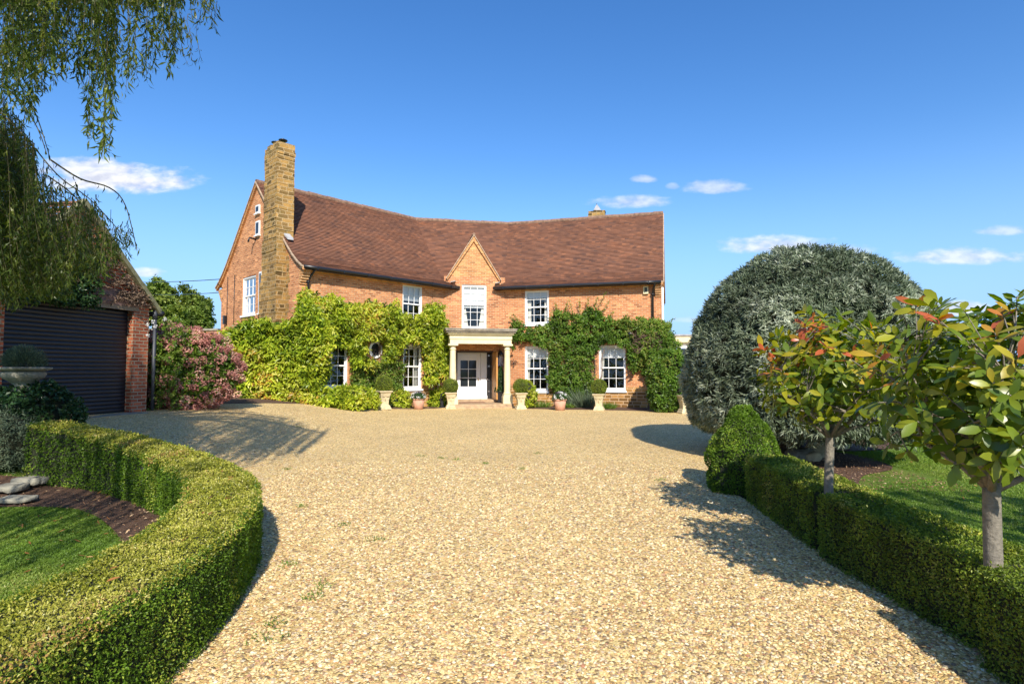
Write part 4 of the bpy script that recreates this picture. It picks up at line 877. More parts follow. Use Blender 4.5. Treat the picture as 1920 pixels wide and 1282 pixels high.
# red tipped standards
def standard(base, fork, R_, zc, label, seed, leafL, ntip, trad, group='red tipped standard trees in the right hedge', squash=.8):
    global rng
    rs = np.random.default_rng(seed); root = thing('photinia_tree', base, label, 'tree', group); b = B(); base = np.array(base, float); fork = np.array(fork, float)
    mid = (base+fork)/2+rs.normal(size=3)*.012; tube(b, resample([base, mid, fork], .08), np.linspace(trad*1.12, trad*.95, len(resample([base, mid, fork], .08))), 14)
    cen = np.array((fork[0]+.02, fork[1], zc)); tips = []; ends = []
    nl = 7
    for i in range(nl):
        a = i*2*np.pi/nl+rs.uniform(-.25, .25); el = rs.uniform(.15, .9)
        e1 = fork+np.array((math.cos(a)*math.cos(el), math.sin(a)*math.cos(el), math.sin(el)))*R_*.55
        tube(b, resample([fork-(0, 0, .05), fork*.5+e1*.5+rs.normal(size=3)*.03-(0, 0, .02), e1], .08), .5*trad, 8) if False else tube(b, [fork-(0, 0, .04), fork*.5+e1*.5+rs.normal(size=3)*.025, e1], [trad*.55, trad*.42, trad*.28], 8)
        for j in range(6):
            t = cen+np.array(nrm(rs.normal(size=3)+nrm(e1-cen)*1.3))*R_*rs.uniform(.55, .9)*np.array((1, 1, squash)); m_ = (e1+t)/2+rs.normal(size=3)*.04
            tube(b, [e1, m_, t], [trad*.26, trad*.16, trad*.1], 5); ends.append(t)
    ends = np.array(ends)
    d = rs.normal(size=(ntip, 3)); d /= np.linalg.norm(d, axis=1, keepdims=True); rr_ = R_*rs.uniform(.45, 1.05, (ntip, 1))**.7; tp = cen+d*rr_*np.array((1, 1, squash))
    tp = tp[(tp[:, 2] > fork[2]+(.12 if trad > .04 else .05)-.10*(rs.random(len(tp)) < .3))]
    for t in tp:
        e = ends[np.argmin(((ends-t)**2).sum(1))]; tube(b, [e, (e+t)/2+rs.normal(size=3)*.02, t], [trad*.12, trad*.09, trad*.07], 4, cap=False)
    b.build('trunk', bark, root)
    lb = B(); k = 8; m = len(tp); out = nz(tp-cen-(0, 0, -.15)); ax = nz(out+np.array((0, 0, .35))+rs.normal(size=(m, 3))*.3)
    p = np.repeat(tp, k, 0); axr = np.repeat(ax, k, 0); ang = np.tile(np.arange(k)*2.4, m)+np.repeat(rs.random(m)*6, k)
    x = nz(np.cross(axr, (0.3, .2, 1.))); y = np.cross(axr, x); lift = np.tile(np.linspace(-.15, .9, k), m)[:, None]
    d = nz(x*np.cos(ang)[:, None]+y*np.sin(ang)[:, None]+axr*lift+rs.normal(size=(m*k, 3))*.15); nf = axr+rs.normal(size=(m*k, 3))*.2
    p = p-axr*np.tile(np.linspace(.07, 0, k), m)[:, None]
    hi = np.repeat(sst((rs.random(m)-(.42 if trad < .04 else .60))/.3)*.62*sst((tp[:, 2]-cen[2]+R_*.35)/(R_*.6))*sst((cen[0]+.15-tp[:, 0])/.4+.35)+sst((tp[:, 2]-cen[2])/(R_*1.2))*.1, k)+np.tile(np.linspace(-.1, .12, k), m)
    r = np.clip(rs.random(m*k)*(.6 if trad < .04 else .52)+hi-(0 if trad < .04 else .08), 0, 1); L_ = leafL*rs.uniform(.6, 1.2, m*k)
    leaves(lb, p, d, nf, L_, L_*.40, 0, r, big=True, fold=.12, droop=.14)
    q = len(tp)*2; pi = cen+rdir(q)*R_*.7*rng.random((q, 1))**.5*np.array((1, 1, squash)); leaves(lb, pi, rdir(q), rdir(q), leafL*.8, leafL*.34, 0, rng.random(q)*.5, big=True) if False else None; pi = pi[pi[:, 2] > fork[2]+.1]; q = len(pi); leaves(lb, pi, rdir(q), rdir(q), leafL*.8, leafL*.34, 0, rng.random(q)*.5, big=True)
    lb.build('crown', [phot], root); return root
standard((2.70, 4.93, -.02), (2.74, 4.93, 1.0), .66, 1.54, 'smaller red tipped evergreen standard further along the right hedge, orange young leaves', 11, .11, 215, .036)
standard((2.61, 3.12, -.02), (2.60, 3.12, .93), .66, 1.47, 'large glossy leaved standard tree at the right edge, thick grey trunk', 12, .11, 270, .042)
def twigs_on_top():
    pass

# tall tree out of frame on the right whose shade reaches the lawn and hedge
def shade_tree():
    X, Y = 6.4, -.9; root = thing('garden_tree', (X, Y, 0), 'broad leaved garden tree standing right of the camera beyond the right lawn', 'tree'); b = B()
    tube(b, [(X, Y, -.1), (X, Y, 1.6), (X-.1, Y+.1, 3.2)], [.2, .16, .12], 12)
    for a in np.arange(6)*1.05: tube(b, [(X-.1, Y+.1, 2.6), (X+.7*math.cos(a), Y+.7*math.sin(a), 3.8), (X+1.4*math.cos(a), Y+1.4*math.sin(a), 4.6)], [.08, .05, .02], 6)
    b.build('trunk', bark, root); b = B()
    c = np.array((X-.1, Y+.1, 4.5))+rdir(95)*rng.random((95, 1))**.4*np.array((2.1, 1.9, 1.2)); clusters(b, c, rdir(len(c)), 36, .26, .13, .07); b.build('crown', [treem], root)
shade_tree()

# weeping willow on the left
def willow():
    root = thing('weeping_willow', (-7.4, 4.0, 0), 'tall weeping willow at the left edge, long leafy strands hanging into the sky', 'tree')
    b = B(); tube(b, [(-7.4, 4.0, -.1), (-7.35, 4.0, .8), (-7.2, 4.05, 2.2), (-6.9, 4.2, 4.2), (-6.4, 4.5, 6.0)], [.42, .34, .3, .24, .16], 16)
    S = []; br = []
    def strand(p0, L, sway=.12, dens=1., r0=None, wind=(0, 0)): S.append((np.array(p0, float), L, sway, dens, r0, wind))
    # limbs arching out over the drive
    heads = [(-2.9, 4.6, 6.4), (-3.4, 3.4, 6.3), (-4.2, 5.6, 6.8), (-5.2, 6.6, 6.4), (-6.4, 7.2, 6.2), (-4.6, 2.4, 6.0), (-8.6, 6.2, 6.0), (-3.6, 5.6, 5.9), (-9.4, 3.6, 5.8)]
    for h in heads:
        h = np.array(h); s0 = np.array((-6.75, 4.3, 4.8)); m_ = (s0+h)/2+(0, 0, 1.3); tube(b, resample([s0, m_, h], .3), np.linspace(.12, .03, len(resample([s0, m_, h], .3))), 8)
    b.build('trunk', barkd, root)
    # strands seen in front of the sky: pixel of the lower tip and of the start, with distance
    spec = []
    for px, py, Y in [(8, 230, 4.6), (24, 150, 4.9), (40, 190, 4.7), (52, 240, 4.6), (64, 190, 4.8), (78, 175, 4.5), (92, 165, 4.9), (106, 160, 4.6), (122, 145, 5.0), (135, 130, 4.6), (150, 150, 4.8), (172, 262, 4.6), (180, 200, 4.9),
                      (198, 296, 4.55), (204, 270, 4.75), (210, 170, 4.9), (192, 190, 4.7), (238, 172, 4.6), (246, 120, 4.8), (264, 125, 4.5), (276, 140, 4.7), (287, 135, 4.9), (300, 90, 4.5), (314, 100, 4.6), (325, 134, 4.6), (330, 110, 4.8),
                      (30, 120, 5.3), (60, 120, 5.4), (85, 110, 5.3), (112, 100, 5.3), (142, 110, 5.4), (168, 130, 5.2), (190, 120, 5.4), (15, 180, 5.2), (45, 160, 4.2), (70, 140, 4.3), (160, 100, 4.3), (184, 110, 4.4), (96, 120, 4.2), (10, 120, 4.3)]:
        e = P(px, py, Y)+np.array((-.03, 0, 0)); L = random.uniform(2.0, 2.8); strand(e+(0, 0, L), L, .05, 1.35)
        for q_ in range(2 if px < 225 else 1): e2 = P(px-7*q_-random.uniform(0, 8), py-70*random.random(), Y+.1+q_*.15); strand(e2+(.02, .05, L), L, .05, 1.3)
    # drooping mass in front of the garage
    for i in range(560):
        px = rng.uniform(-160, 250)**1.0; top = float(np.interp(px, [0, 60, 95, 150, 215, 250], [160, 245, 318, 348, 385, 440]))+rng.uniform(-8, 90)**1.0
        bot = np.interp(px, [-160, 0, 60, 110, 160, 200, 235, 256], [600, 565, 550, 560, 510, 520, 490, 470])+rng.uniform(-45, 5)
        if px > 80 and rng.random() < .25+.45*(px-80)/170: continue
        if bot-top < 25: top = bot-25-rng.random()*20
        Y = rng.uniform(5.6, 7.6); t = P(px-8, top, Y); e = P(px, bot, Y); strand(t, float(t[2]-e[2]), .22, 1.2, .35, (rng.uniform(.0, .34), rng.uniform(-.15, .15)))
    # the rest of the crown above and left of the frame
    for i in range(1250):
        a = rng.uniform(0, 6.28); r = math.sqrt(rng.random()); x = -6.3+3.5*r*math.cos(a); y = 4.6+3.0*r*math.sin(a); z1 = 6.9-r*r*1.3+rng.uniform(-.3, .3); L = rng.uniform(1.2, 2.3)
        zmin = CZ+.66*max(y, .1); 
        if x > -.93*y-.1: L = min(L, max(.3, z1-zmin))
        strand((x, y, z1), L, .12, .9, .5)
    for i in range(11):   # low curtain beside the lawn, out of frame
        y0 = rng.uniform(.4, 3.3); x0 = -max(y0, .6)*.95-rng.uniform(.6, 2.6)-(1.2 if y0 < 1.5 else 0)
        for _ in range(9): strand((x0+rng.normal()*.12, y0+rng.normal()*.12, rng.uniform(3.6, 4.6)), rng.uniform(1.6, 2.6), .1, 1.2)
    # bare arching shoots at the edge of the mass
    for pts, Y in ([(0, 160), (35, 185), (70, 240), (88, 290)], 5.6), ([(95, 300), (150, 335), (205, 352), (235, 385), (257, 470)], 5.6), ([(0, 210), (50, 260), (110, 330), (170, 375), (230, 440)], 6.0), ([(10, 158), (60, 200), (95, 300)], 5.9), ([(90, 330), (150, 380), (190, 470)], 6.2):
        pp = resample([P(x, y, Y) for x, y in pts], .06); br.append(pp)
    tb = B(); P_, D_, N_, L_, R__ = [], [], [], [], []
    for pp in br:
        tube(tb, pp, np.linspace(.009, .004, len(pp)), 4, cap=False)
        for k in range(0, len(pp)-1):
            if rng.random() < .8: P_.append(pp[k]); D_.append(nrm(pp[k+1]-pp[k])*.5+rdir(1)[0]*.5+(0, 0, -.7)); L_.append(rng.uniform(.06, .11)); R__.append(rng.random()*.5)
    for (p0, L, sway, dens, r0, wind) in S:
        n = max(4, int(L/.12)); t = np.linspace(0, 1, n)[:, None]; ph = rng.random(2)*6
        c = p0+np.hstack([sway*.4*np.sin(t*3+ph[0])*t+wind[0]*(t**1.5)*L, sway*.4*np.sin(t*2.5+ph[1])*t, -t*L])
        tube(tb, c, np.linspace(.004, .0015, n), 3, cap=False)
        m = int(L*dens*42); tt = rng.random(m)**.85; idx = tt*(n-1); i0 = np.floor(idx).astype(int).clip(0, n-2); f = (idx-i0)[:, None]
        q = c[i0]*(1-f)+c[i0+1]*f; a = rng.random(m)*6.28; P_.append(q+rng.normal(size=(m, 3))*.012)
        D_.append(np.stack([np.cos(a)*.5, np.sin(a)*.5, -np.ones(m)], 1)+rng.normal(size=(m, 3))*.34); L_.append(rng.uniform(.055, .105, m))
        base = rng.random()*.4 if r0 is None else r0*rng.random(); R__.append(np.clip(base+rng.random(m)*.6, 0, 1))
    Pn = np.concatenate([np.atleast_2d(v) for v in P_]); Dn = np.concatenate([np.atleast_2d(v) for v in D_]); Ln = np.concatenate([np.atleast_1d(v) for v in L_]); Rn = np.concatenate([np.atleast_1d(v) for v in R__])
    tb.build('hanging_stems', [plain('willow_stem', (.10, .085, .03), .7, .3)], root)
    lb = B(); leaves(lb, Pn, Dn, rdir(len(Pn)), Ln, Ln*.19, 0, Rn, droop=.3); lb.build('foliage', [willowm], root)
willow()

# ------------------------------------------------------------ climbers on the house
def inpoly(x, y, poly):
    poly = np.array(poly, float); r = np.zeros(len(x), bool); j = len(poly)-1
    for i in range(len(poly)):
        xi, yi = poly[i]; xj, yj = poly[j]; c = ((yi > y) != (yj > y)) & (x < (xj-xi)*(y-yi)/(yj-yi+1e-12)+xi); r ^= c; j = i
    return r
def wallpts(n, fr, poly, o0, o1, holes=(), edge=6, seed=0, bulge=None):
    """points in a volume in front of a wall, outline given on the wall"""
    pl = np.array(poly, float); x = rng.uniform(pl[:, 0].min()-edge, pl[:, 0].max()+edge, n); y = rng.uniform(pl[:, 1].min()-edge, pl[:, 1].max()+edge, n)
    q = np.stack([x*.09, y*.09, np.zeros(n)], 1); xw = x+(vn(q, 1, seed)-.5)*edge*3; yw = y+(vn(q, 1, seed+9)-.5)*edge*3
    k = inpoly(xw, yw, pl)
    for h in holes: k &= ~((x > h[0]) & (x < h[1]) & (y > h[2]) & (y < h[3]))
    x, y = x[k], y[k]; o = o0+(o1-o0)*rng.random(len(x)); out = []
    if bulge is not None: o = o*bulge(x, y)
    for a, c, oo in zip(x, y, o): u, z = fr.hit(a, c, float(oo)); out.append(fr.p(u, float(oo), z))
    return np.array(out), x, y
H_ = [(752, 797, 520, 590), (614, 660, 648, 730), (684, 722, 634, 680), (756, 796, 646, 736)]
def wisteria():
    root = thing('wisteria', WL.p(1.5, .3, .1), 'golden green wisteria in thick masses across the left wing, its stems at the wall foot', 'climber'); b = B(); n3 = WL.n
    up = [(566, 548), (590, 548), (622, 562), (660, 572), (700, 566), (728, 572), (752, 575), (755, 590), (782, 600), (800, 578), (822, 576), (838, 600), (836, 640), (842, 690), (836, 712), (800, 712), (792, 690), (794, 650), (752, 648), (740, 672), (700, 690), (655, 690), (650, 650), (630, 655), (620, 700), (600, 715), (560, 700)]
    c, x, y = wallpts(3700, WL, up, .08, .66, H_, 7, 1); c = c[vn(c, 2.3, 21)*.6+vn(c, 5, 22)*.4 > .36]; clusters(b, c, np.tile(n3+(0, 0, .25), (len(c), 1)), 17, .17, .15, .06, 0, droop=.55, out=.45, base=(vn(c, 1.4, 4)-.5)*.7)
    mid = [(655, 685), (695, 672), (752, 655), (762, 690), (756, 740), (735, 765), (690, 765), (660, 735)]
    c, x, y = wallpts(900, WL, mid, .04, .28, H_, 5, 2); clusters(b, c, np.tile(n3, (len(c), 1)), 12, .12, .11, .045, 1, droop=.3, out=.4, base=(vn(c, 1.4, 4)-.4)*.6)
    c, x, y = wallpts(380, WL, [(792, 600), (838, 600), (840, 690), (820, 716), (798, 700)], .1, .5, (), 5, 3); clusters(b, c, np.tile(n3, (len(c), 1)), 14, .15, .14, .06, 0, droop=.5, base=np.full(len(c), -.15))
    # heavy mass round the corner and over the gable foot
    low = [(418, 640), (430, 620), (455, 604), (480, 598), (510, 606), (540, 604), (560, 590), (575, 560), (600, 590), (625, 640), (615, 690), (600, 720), (640, 735), (640, 765), (560, 764), (500, 762), (455, 752), (440, 700), (420, 665)]
    fr = Fr(tuple((WL.O-WL.d*.1)[:2]), tuple(nrm(WL.d+WG.d*-1.0)[:2]), tuple(nrm(WL.n+WG.n)[:2]))
    c, x, y = wallpts(3300, fr, low, .25, 1.05, H_, 7, 5); c = c[(c[:, 2] > .38) & (vn(c, 2.3, 23)*.6+vn(c, 5, 24)*.4 > .36)]; clusters(b, c, np.tile(fr.n+(0, 0, .3), (len(c), 1)), 17, .18, .16, .065, 0, droop=.55, out=.45, base=(vn(c, 1.3, 8)-.42)*.8)
    c = np.concatenate([WG.p(rng.uniform(0, 5.6), rng.uniform(.1, .7), rng.uniform(.3, 3.05))[None] for _ in range(1500)]); clusters(b, c, np.tile(WG.n, (len(c), 1)), 16, .18, .16, .065, 0, droop=.5, base=(vn(c, 1.4, 4)-.45)*.7)
    # dark inner layer
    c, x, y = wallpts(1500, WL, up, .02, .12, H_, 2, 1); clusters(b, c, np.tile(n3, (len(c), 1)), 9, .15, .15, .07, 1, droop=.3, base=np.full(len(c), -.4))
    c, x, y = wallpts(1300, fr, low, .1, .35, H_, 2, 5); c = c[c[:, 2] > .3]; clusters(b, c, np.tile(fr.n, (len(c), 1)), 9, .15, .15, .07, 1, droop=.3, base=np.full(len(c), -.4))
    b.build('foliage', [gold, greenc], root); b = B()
    for (u0, du_, zz) in ((.6, .5, 2.8), (3.3, .3, 2.9), (3.5, -.3, 2.7), (5.9, .15, 2.9), (.3, .1, 3.1)):
        pts = [WL.p(u0+du_*t+.08*math.sin(t*9+u0), .12, zz*t+float(gz(*WL.p(u0, 0, 0)[:2]))*(1-t)-.05) for t in np.linspace(0, 1, 12)]; tube(b, pts, np.linspace(.05, .02, 12), 7)
    for i in range(60):
        u = rng.uniform(2.9, 4.3); z = rng.uniform(.5, 2.2); pts = [WL.p(u+t*rng.uniform(-.2, .2), .06+.05*t, z+t*rng.uniform(0, .7)) for t in np.linspace(0, 1, 5)]; tube(b, pts, .008, 4, cap=False)
    b.build('stem', twig, root)
wisteria()
def climber_right():
    root = thing('climbing_vine', WR.p(3.6, .3, 0), 'darker green climbing vine spreading over the right wing round its ground floor windows', 'climber'); b = B(); n3 = WR.n
    H2 = [(984, 1029, 540, 607), (986, 1026, 652, 735), (1123, 1173, 650, 735)]
    main = [(962, 606), (980, 600), (984, 612), (1028, 612), (1032, 590), (1048, 582), (1070, 590), (1085, 584), (1112, 580), (1136, 594), (1150, 602), (1200, 600), (1238, 602), (1262, 622), (1270, 650), (1262, 690), (1222, 705), (1196, 700), (1180, 696), (1174, 648), (1122, 640), (1112, 660), (1106, 690), (1112, 730), (1092, 765), (1046, 762), (1030, 730), (1028, 648), (1000, 644), (976, 640), (962, 650)]
    c, x, y = wallpts(3900, WR, main, .04, .42, H2, 6, 11); clusters(b, c, np.tile(n3+(0, 0, .15), (len(c), 1)), 15, .12, .105, .05, 0, droop=.25, out=.5, base=(vn(c, 1.5, 4)-.45)*.6)
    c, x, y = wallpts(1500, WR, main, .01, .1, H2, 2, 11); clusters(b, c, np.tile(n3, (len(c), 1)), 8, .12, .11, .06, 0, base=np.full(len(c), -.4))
    c, x, y = wallpts(900, WR, [(1190, 600), (1250, 604), (1270, 640), (1262, 690), (1220, 700)], .3, .6, (), 4, 11); clusters(b, c, np.tile(n3, (len(c), 1)), 14, .12, .1, .045, 0, base=(vn(c, 1.5, 4)-.45)*.6)
    sp_ = []
    for (px, py, h, dx_) in [(1075, 590, 26, -8), (1088, 584, 20, -2), (1100, 582, 22, 4), (1112, 582, 24, 9), (1118, 580, 30, 18), (1045, 585, 16, -4), (1060, 584, 14, 3), (1140, 598, 12, 10), (1166, 604, 12, 8), (975, 604, 14, -14), (968, 606, 10, -12), (1128, 588, 22, 14), (1250, 606, 8, 14)]:
        uu, zz = WR.hit(px, py, .2); u2, z2 = WR.hit(px+dx_, py-h, .25); a0 = WR.p(uu, .2, zz); a1 = WR.p(u2, .25, z2)
        for t in np.linspace(0, 1, 9): sp_.append(a0*(1-t)+a1*t)
    sp_ = np.array(sp_); clusters(b, sp_, np.tile((0, 0, 1.), (len(sp_), 1)), 5, .05, .09, .035, 0, base=np.full(len(sp_), .3))
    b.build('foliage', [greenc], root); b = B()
    for (u0, du_, z1) in ((3.55, -.4, 2.7), (3.7, .2, 2.9), (3.8, .5, 2.4), (6.0, -.2, 2.6), (3.4, -.9, 2.3)):
        pts = [WR.p(u0+du_*t+.07*math.sin(t*8+u0), .1, z1*t-.03) for t in np.linspace(0, 1, 10)]; tube(b, pts, np.linspace(.035, .015, 10), 6)
    for i in range(130):
        if i % 2: u, z = WR.hit(rng.uniform(1190, 1240), rng.uniform(628, 662), .4); oo = .5
        else: u, z = WR.hit(rng.uniform(1080, 1118), rng.uniform(660, 760), .1); oo = .2
        pts = [WR.p(u+t*rng.uniform(-.3, .3), oo+.1*t, z+t*rng.uniform(-.1, .4)) for t in np.linspace(0, 1, 4)]; tube(b, pts, .009, 4, cap=False)
    b.build('stem', twig, root)
climber_right()

def bush(name, c, r, label, cat, mats, n, k, L, W, spread=.1, bumps=.12, bs=1.8, droop=.1, base=None, zmin=-.75, coremat=None, group=None, big=False, shell=.1, out=.6):
    c = np.array(c, float); b = B(); ell(b, c, np.array(r)*.82, len(mats), zmin=zmin)
    p, nn = blob_pts(n, r, c, shell, bumps, bs, seed=int(abs(c[0])*7) % 50, zmin=zmin*r[2])
    clusters(b, p, nn, k, spread, L, W, 0, droop=droop, base=(vn(p, bs, 3)-.5)*.6, big=big, out=out)
    return tag(b.build(name, list(mats)+[coremat or core], loc=(c[0], c[1], c[2]+zmin*r[2])), label, cat, group)
bush('laurel_shrub', (5.75, 20.75, 1.05), (.85, .75, 1.28), 'rounded bright green shrub against the right corner of the house', 'shrub', [greenc], 1100, 16, .11, .055, .1, zmin=-.8)
# hydrangea
def hydrangea():
    c = np.array((-8.42, 14.3, 1.42)); r = np.array((1.42, 1.2, 1.14)); root = thing('hydrangea_bush', (-8.15, 14.3, .5), 'large mound of faded pink hydrangea heads beside the garage', 'shrub')
    b = B(); ell(b, c, r*.84, 1, zmin=-.85); p, nn = blob_pts(1500, r*.9, c, .12, .16, 1.4, 3, zmin=-1.02); clusters(b, p, nn, 9, .1, .15, .085, 0, droop=.2, base=(vn(p, 2, 3)-.5)*.6)
    b.build('foliage', [hydl, core], root)
    p, nn = blob_pts(900, r*1.03, c, .2, .24, 1.5, 3, zmin=-1.0); keep = (vn(p, 3.5, 31) > .3); p, nn = p[keep], nn[keep]; m = len(p); k = 60
    R_ = rng.uniform(.075, .13, m); d = rdir(m*k); pp = np.repeat(p, k, 0)+d*np.repeat(R_, k)[:, None]*np.array((1, 1, .8)); tang = rdir(m*k)
    b = B(); leaves(b, pp, tang, d+rdir(m*k)*.3, .05, .044, 0, np.clip(np.repeat(rng.random(m)*.7, k)+rng.random(m*k)*.4-.05, 0, 1)); b.build('flower_heads', [pinkm], root)
hydrangea()
# low planting at the wall foot
LP = 'low shrubs along the foot of the left wing'
for (px, py, rx, rz_, lab) in [(668, 752, .55, .42, 'low golden green shrub under the oval window'), (738, 748, .5, .40, 'green leafy mound between the first urn and the pink pot'), (640, 752, .5, .38, 'golden green mound right of the wisteria foot, below the first window'), (815, 748, .45, .42, 'green shrub between the pink pot and the porch urn')]:
    p = G(px, py+16); bush('low_shrub', (p[0], p[1]+.65, p[2]+rz_*.75), (rx, .4, rz_), lab, 'shrub', [gold], 240, 13, .13, .055, .09, zmin=-.7, group=LP)
p = G(985, 768); bush('low_shrub', (p[0]+.1, p[1]+.9, .55), (.35, .3, .62), 'yellow green upright shrub on the wall behind the right porch column', 'shrub', [gold], 260, 12, .09, .05, .07, zmin=-.8)
def tuft(px, py, r, h, lab, n=420, m=None, name='grass_clump'):
    p = G(px, py)+np.array((0, .45, 0)); b = B(); a = rng.random(n)*6.28; rr_ = rng.random(n)**.5*r; q = np.stack([p[0]+rr_*np.cos(a), p[1]+rr_*.6*np.sin(a), np.full(n, p[2]-.02)], 1)
    d = np.stack([np.cos(a)*.6*rr_/r, np.sin(a)*.6*rr_/r, np.ones(n)], 1)+rng.normal(size=(n, 3))*.22; leaves(b, q, d, rdir(n), h*rng.uniform(.6, 1.2, n), .016, 0, rng.random(n), droop=.25)
    tag(b.build(name, [m or greenc], loc=p), lab, 'plant', 'grassy clumps under the right wing')
tuft(1008, 765, .5, .32, 'grassy green clump between the right porch urn and the terracotta pot'); tuft(1082, 765, .5, .55, 'wispy tall clump behind the terracotta pot', 520, lav); tuft(1100, 766, .35, .85, 'arching feathery clump beside the last urn', 360, lav); tuft(1142, 768, .28, .3, 'small grass clump at the right of the last round topped urn'); tuft(1065, 766, .3, .25, 'short green clump right of the terracotta pot')

# ------------------------------------------------------------ urns and pots
def make_urn():
    root = thing('stone_urn', (0, 0, 0), 'carved square stone urn', 'urn', 'square carved stone urns along the house front'); b = B()
    lathe(b, (0, 0, 0), [(.2, 0), (.2, .05), (.185, .07), (.17, .09), (.165, .13), (.14, .16)], square=True); b.build('plinth', stone_c, root)
    b = B(); lathe(b, (0, 0, 0), [(.13, .16), (.125, .2), (.13, .3), (.15, .42), (.18, .53), (.195, .57)], square=True)
    for s_ in range(4):
        a_ = s_*math.pi/2; ca, sa = math.cos(a_), math.sin(a_)
        for k in (-1, 1):
            pts = [];
            for t in np.linspace(.2, 3.0, 9): x = k*(.075-.055*math.cos(t)*1.0); z = .5-.055*math.sin(t); o = .183; pts.append((ca*o-sa*x, sa*o+ca*x, z))
            tube(b, pts, .010, 5)
        pts = [(ca*o_-sa*x, sa*o_+ca*x, z) for x, z, o_ in ((0, .44, .163), (0, .3, .137))]; tube(b, pts, .012, 5)
    b.build('body', stone_c, root)
    b = B(); lathe(b, (0, 0, 0), [(.2, .572), (.225, .59), (.235, .61), (.235, .635), (.2, .64)], square=True); b.build('rim', stone_c, root)
    b = B(); lathe(b, (0, 0, 0), [(.19, .632), (.05, .655)], 12); b.build('soil', soilm, root); return root
def make_ball():
    b = B(); c = np.array((0, 0, .24)); ell(b, c, (.235, .235, .235), 1, 16, 10); tube(b, [(0, 0, -.02), (0, 0, .1)], .03, 6, 1)
    n = 3600; d = rdir(n); p = c+d*(.265+.012*rng.normal(size=(n, 1))); leaves(b, p, nz(d*.5+rdir(n)), nz(d+rdir(n)*.7), .032, .022, 0, np.clip(.2+rng.random(n)*.7+(d[:, 2]*.0+0), 0, 1))
    return tag(b.build('box_ball', [boxdull, core], loc=(0, 0, 0)), 'ball', 'topiary', 'clipped box balls in stone urns')
U0, T0 = make_urn(), make_ball(); OFF['stone_urn'] = (0, 0, 0)
ang0 = math.atan2(uC[1], uC[0])
for i, (px, py, rzr, lu, lb_, sc) in enumerate([(717, 768, .6, 'carved stone urn below the oval window, furthest left of those at the house', 'box ball in the urn below the oval window', 1.04), (845, 766, ang0, 'carved stone urn just left of the white front door', 'box ball in front of the left porch column', 1),
                                         (976, 767, ang0, 'carved stone urn just right of the porch', 'box ball just right of the porch columns', 1), (1125, 770, -.27, 'carved stone urn below the last window of the right wing', 'box ball in the urn below the last right window', .98)]):
    p = G(px, py)+(0, .2 if abs(px-910) > 70 else -.02, 0)
    U = U0 if i == 0 else copy_tree(U0); U.location = tuple(p); U.rotation_euler = (0, 0, rzr); U.scale = (sc,)*3; U['label'] = lu
    T = T0 if i == 0 else copy_tree(T0); T.location = (p[0], p[1], p[2]+.64*sc); T.rotation_euler = (0, 0, i*1.3); T['label'] = lb_; T.scale = (1.02+.03*(i % 2),)*3
p = G(1287, 776)+(0, .2, 0); U = copy_tree(U0, p, .2, sc=1.); U['label'] = 'stone urn half hidden behind the silver dome tree'
def pot(px, py, lab, lab2, s):
    p = G(px, py)+(0, .2, 0); root = thing('terracotta_pot', p, lab, 'pot', 'pale terracotta flower pots'); b = B()
    lathe(b, p, [(.17*s, 0), (.2*s, .2*s), (.225*s, .36*s)], 24); b.build('pot_body', terra, root)
    b = B(); lathe(b, p, [(.228*s, .362*s), (.245*s, .37*s), (.245*s, .42*s), (.21*s, .425*s)], 24); b.build('rim', terra, root)
    c = p+(0, 0, .45*s); b = B(); q, nn = blob_pts(230, (.25*s, .25*s, .17*s), c, .05, .03, 6, zmin=-.05); clusters(b, q, nn, 9, .04, .06, .035, 0)
    q, nn = blob_pts(34, (.29*s, .29*s, .23*s), c, .01, .02, 6, zmin=.0); m = len(q); k = 9; d = rdir(m*k); leaves(b, np.repeat(q, k, 0)+d*.01, d, rdir(m*k), .05, .04, 1, rng.random(m*k)); 
    t = [c+(rng.uniform(-.14, .14), rng.uniform(-.1, .1), .1) for _ in range(16)]
    for e in t: tube(b, [e, e+(rng.uniform(-.05, .05), 0, .14)], .008, 4, 2)
    tag(b.build('white_flowers', [darkleaf, petal, plain('purple_spike', (.10, .07, .12), .8)], loc=c), lab2, 'flowers', 'white bedding flowers in the pots')
pot(783, 768, 'pinkish terracotta pot left of the porch', 'white flowers trailing over the pot left of the porch', 1.0)
pot(1051, 770, 'pale terracotta pot below the right wing, between two stone urns', 'white and purple flowers in the pot between two right urns', 1.02)
# porch planter with cone
u, _ = WC.hit(939, 740, .75); c = WC.p(u, .75, sz); b = B(); lathe(b, c, [(.13, 0), (.17, .42), (.185, .43), (.185, .46), (.15, .46)], square=True); tag(b.build('black_planter', black, loc=c), 'tall black square planter inside the porch by the open oak door', 'planter')
b = B(); n = 3000; z = rng.random(n)*1.0; a = rng.random(n)*6.28; r = .23*(1-z/1.05)+.02; p = c+np.stack([r*np.cos(a), r*np.sin(a), z+.45], 1); lathe(b, c, [(.18, .45), (.02, 1.4)], 12, 1)
leaves(b, p, rdir(n)+(0, 0, .3), rdir(n), .05, .03, 0, rng.random(n)); tag(b.build('bay_cone', [darkleaf, core], loc=c+(0, 0, .45)), 'dark green cone of foliage in the black planter inside the porch', 'topiary')

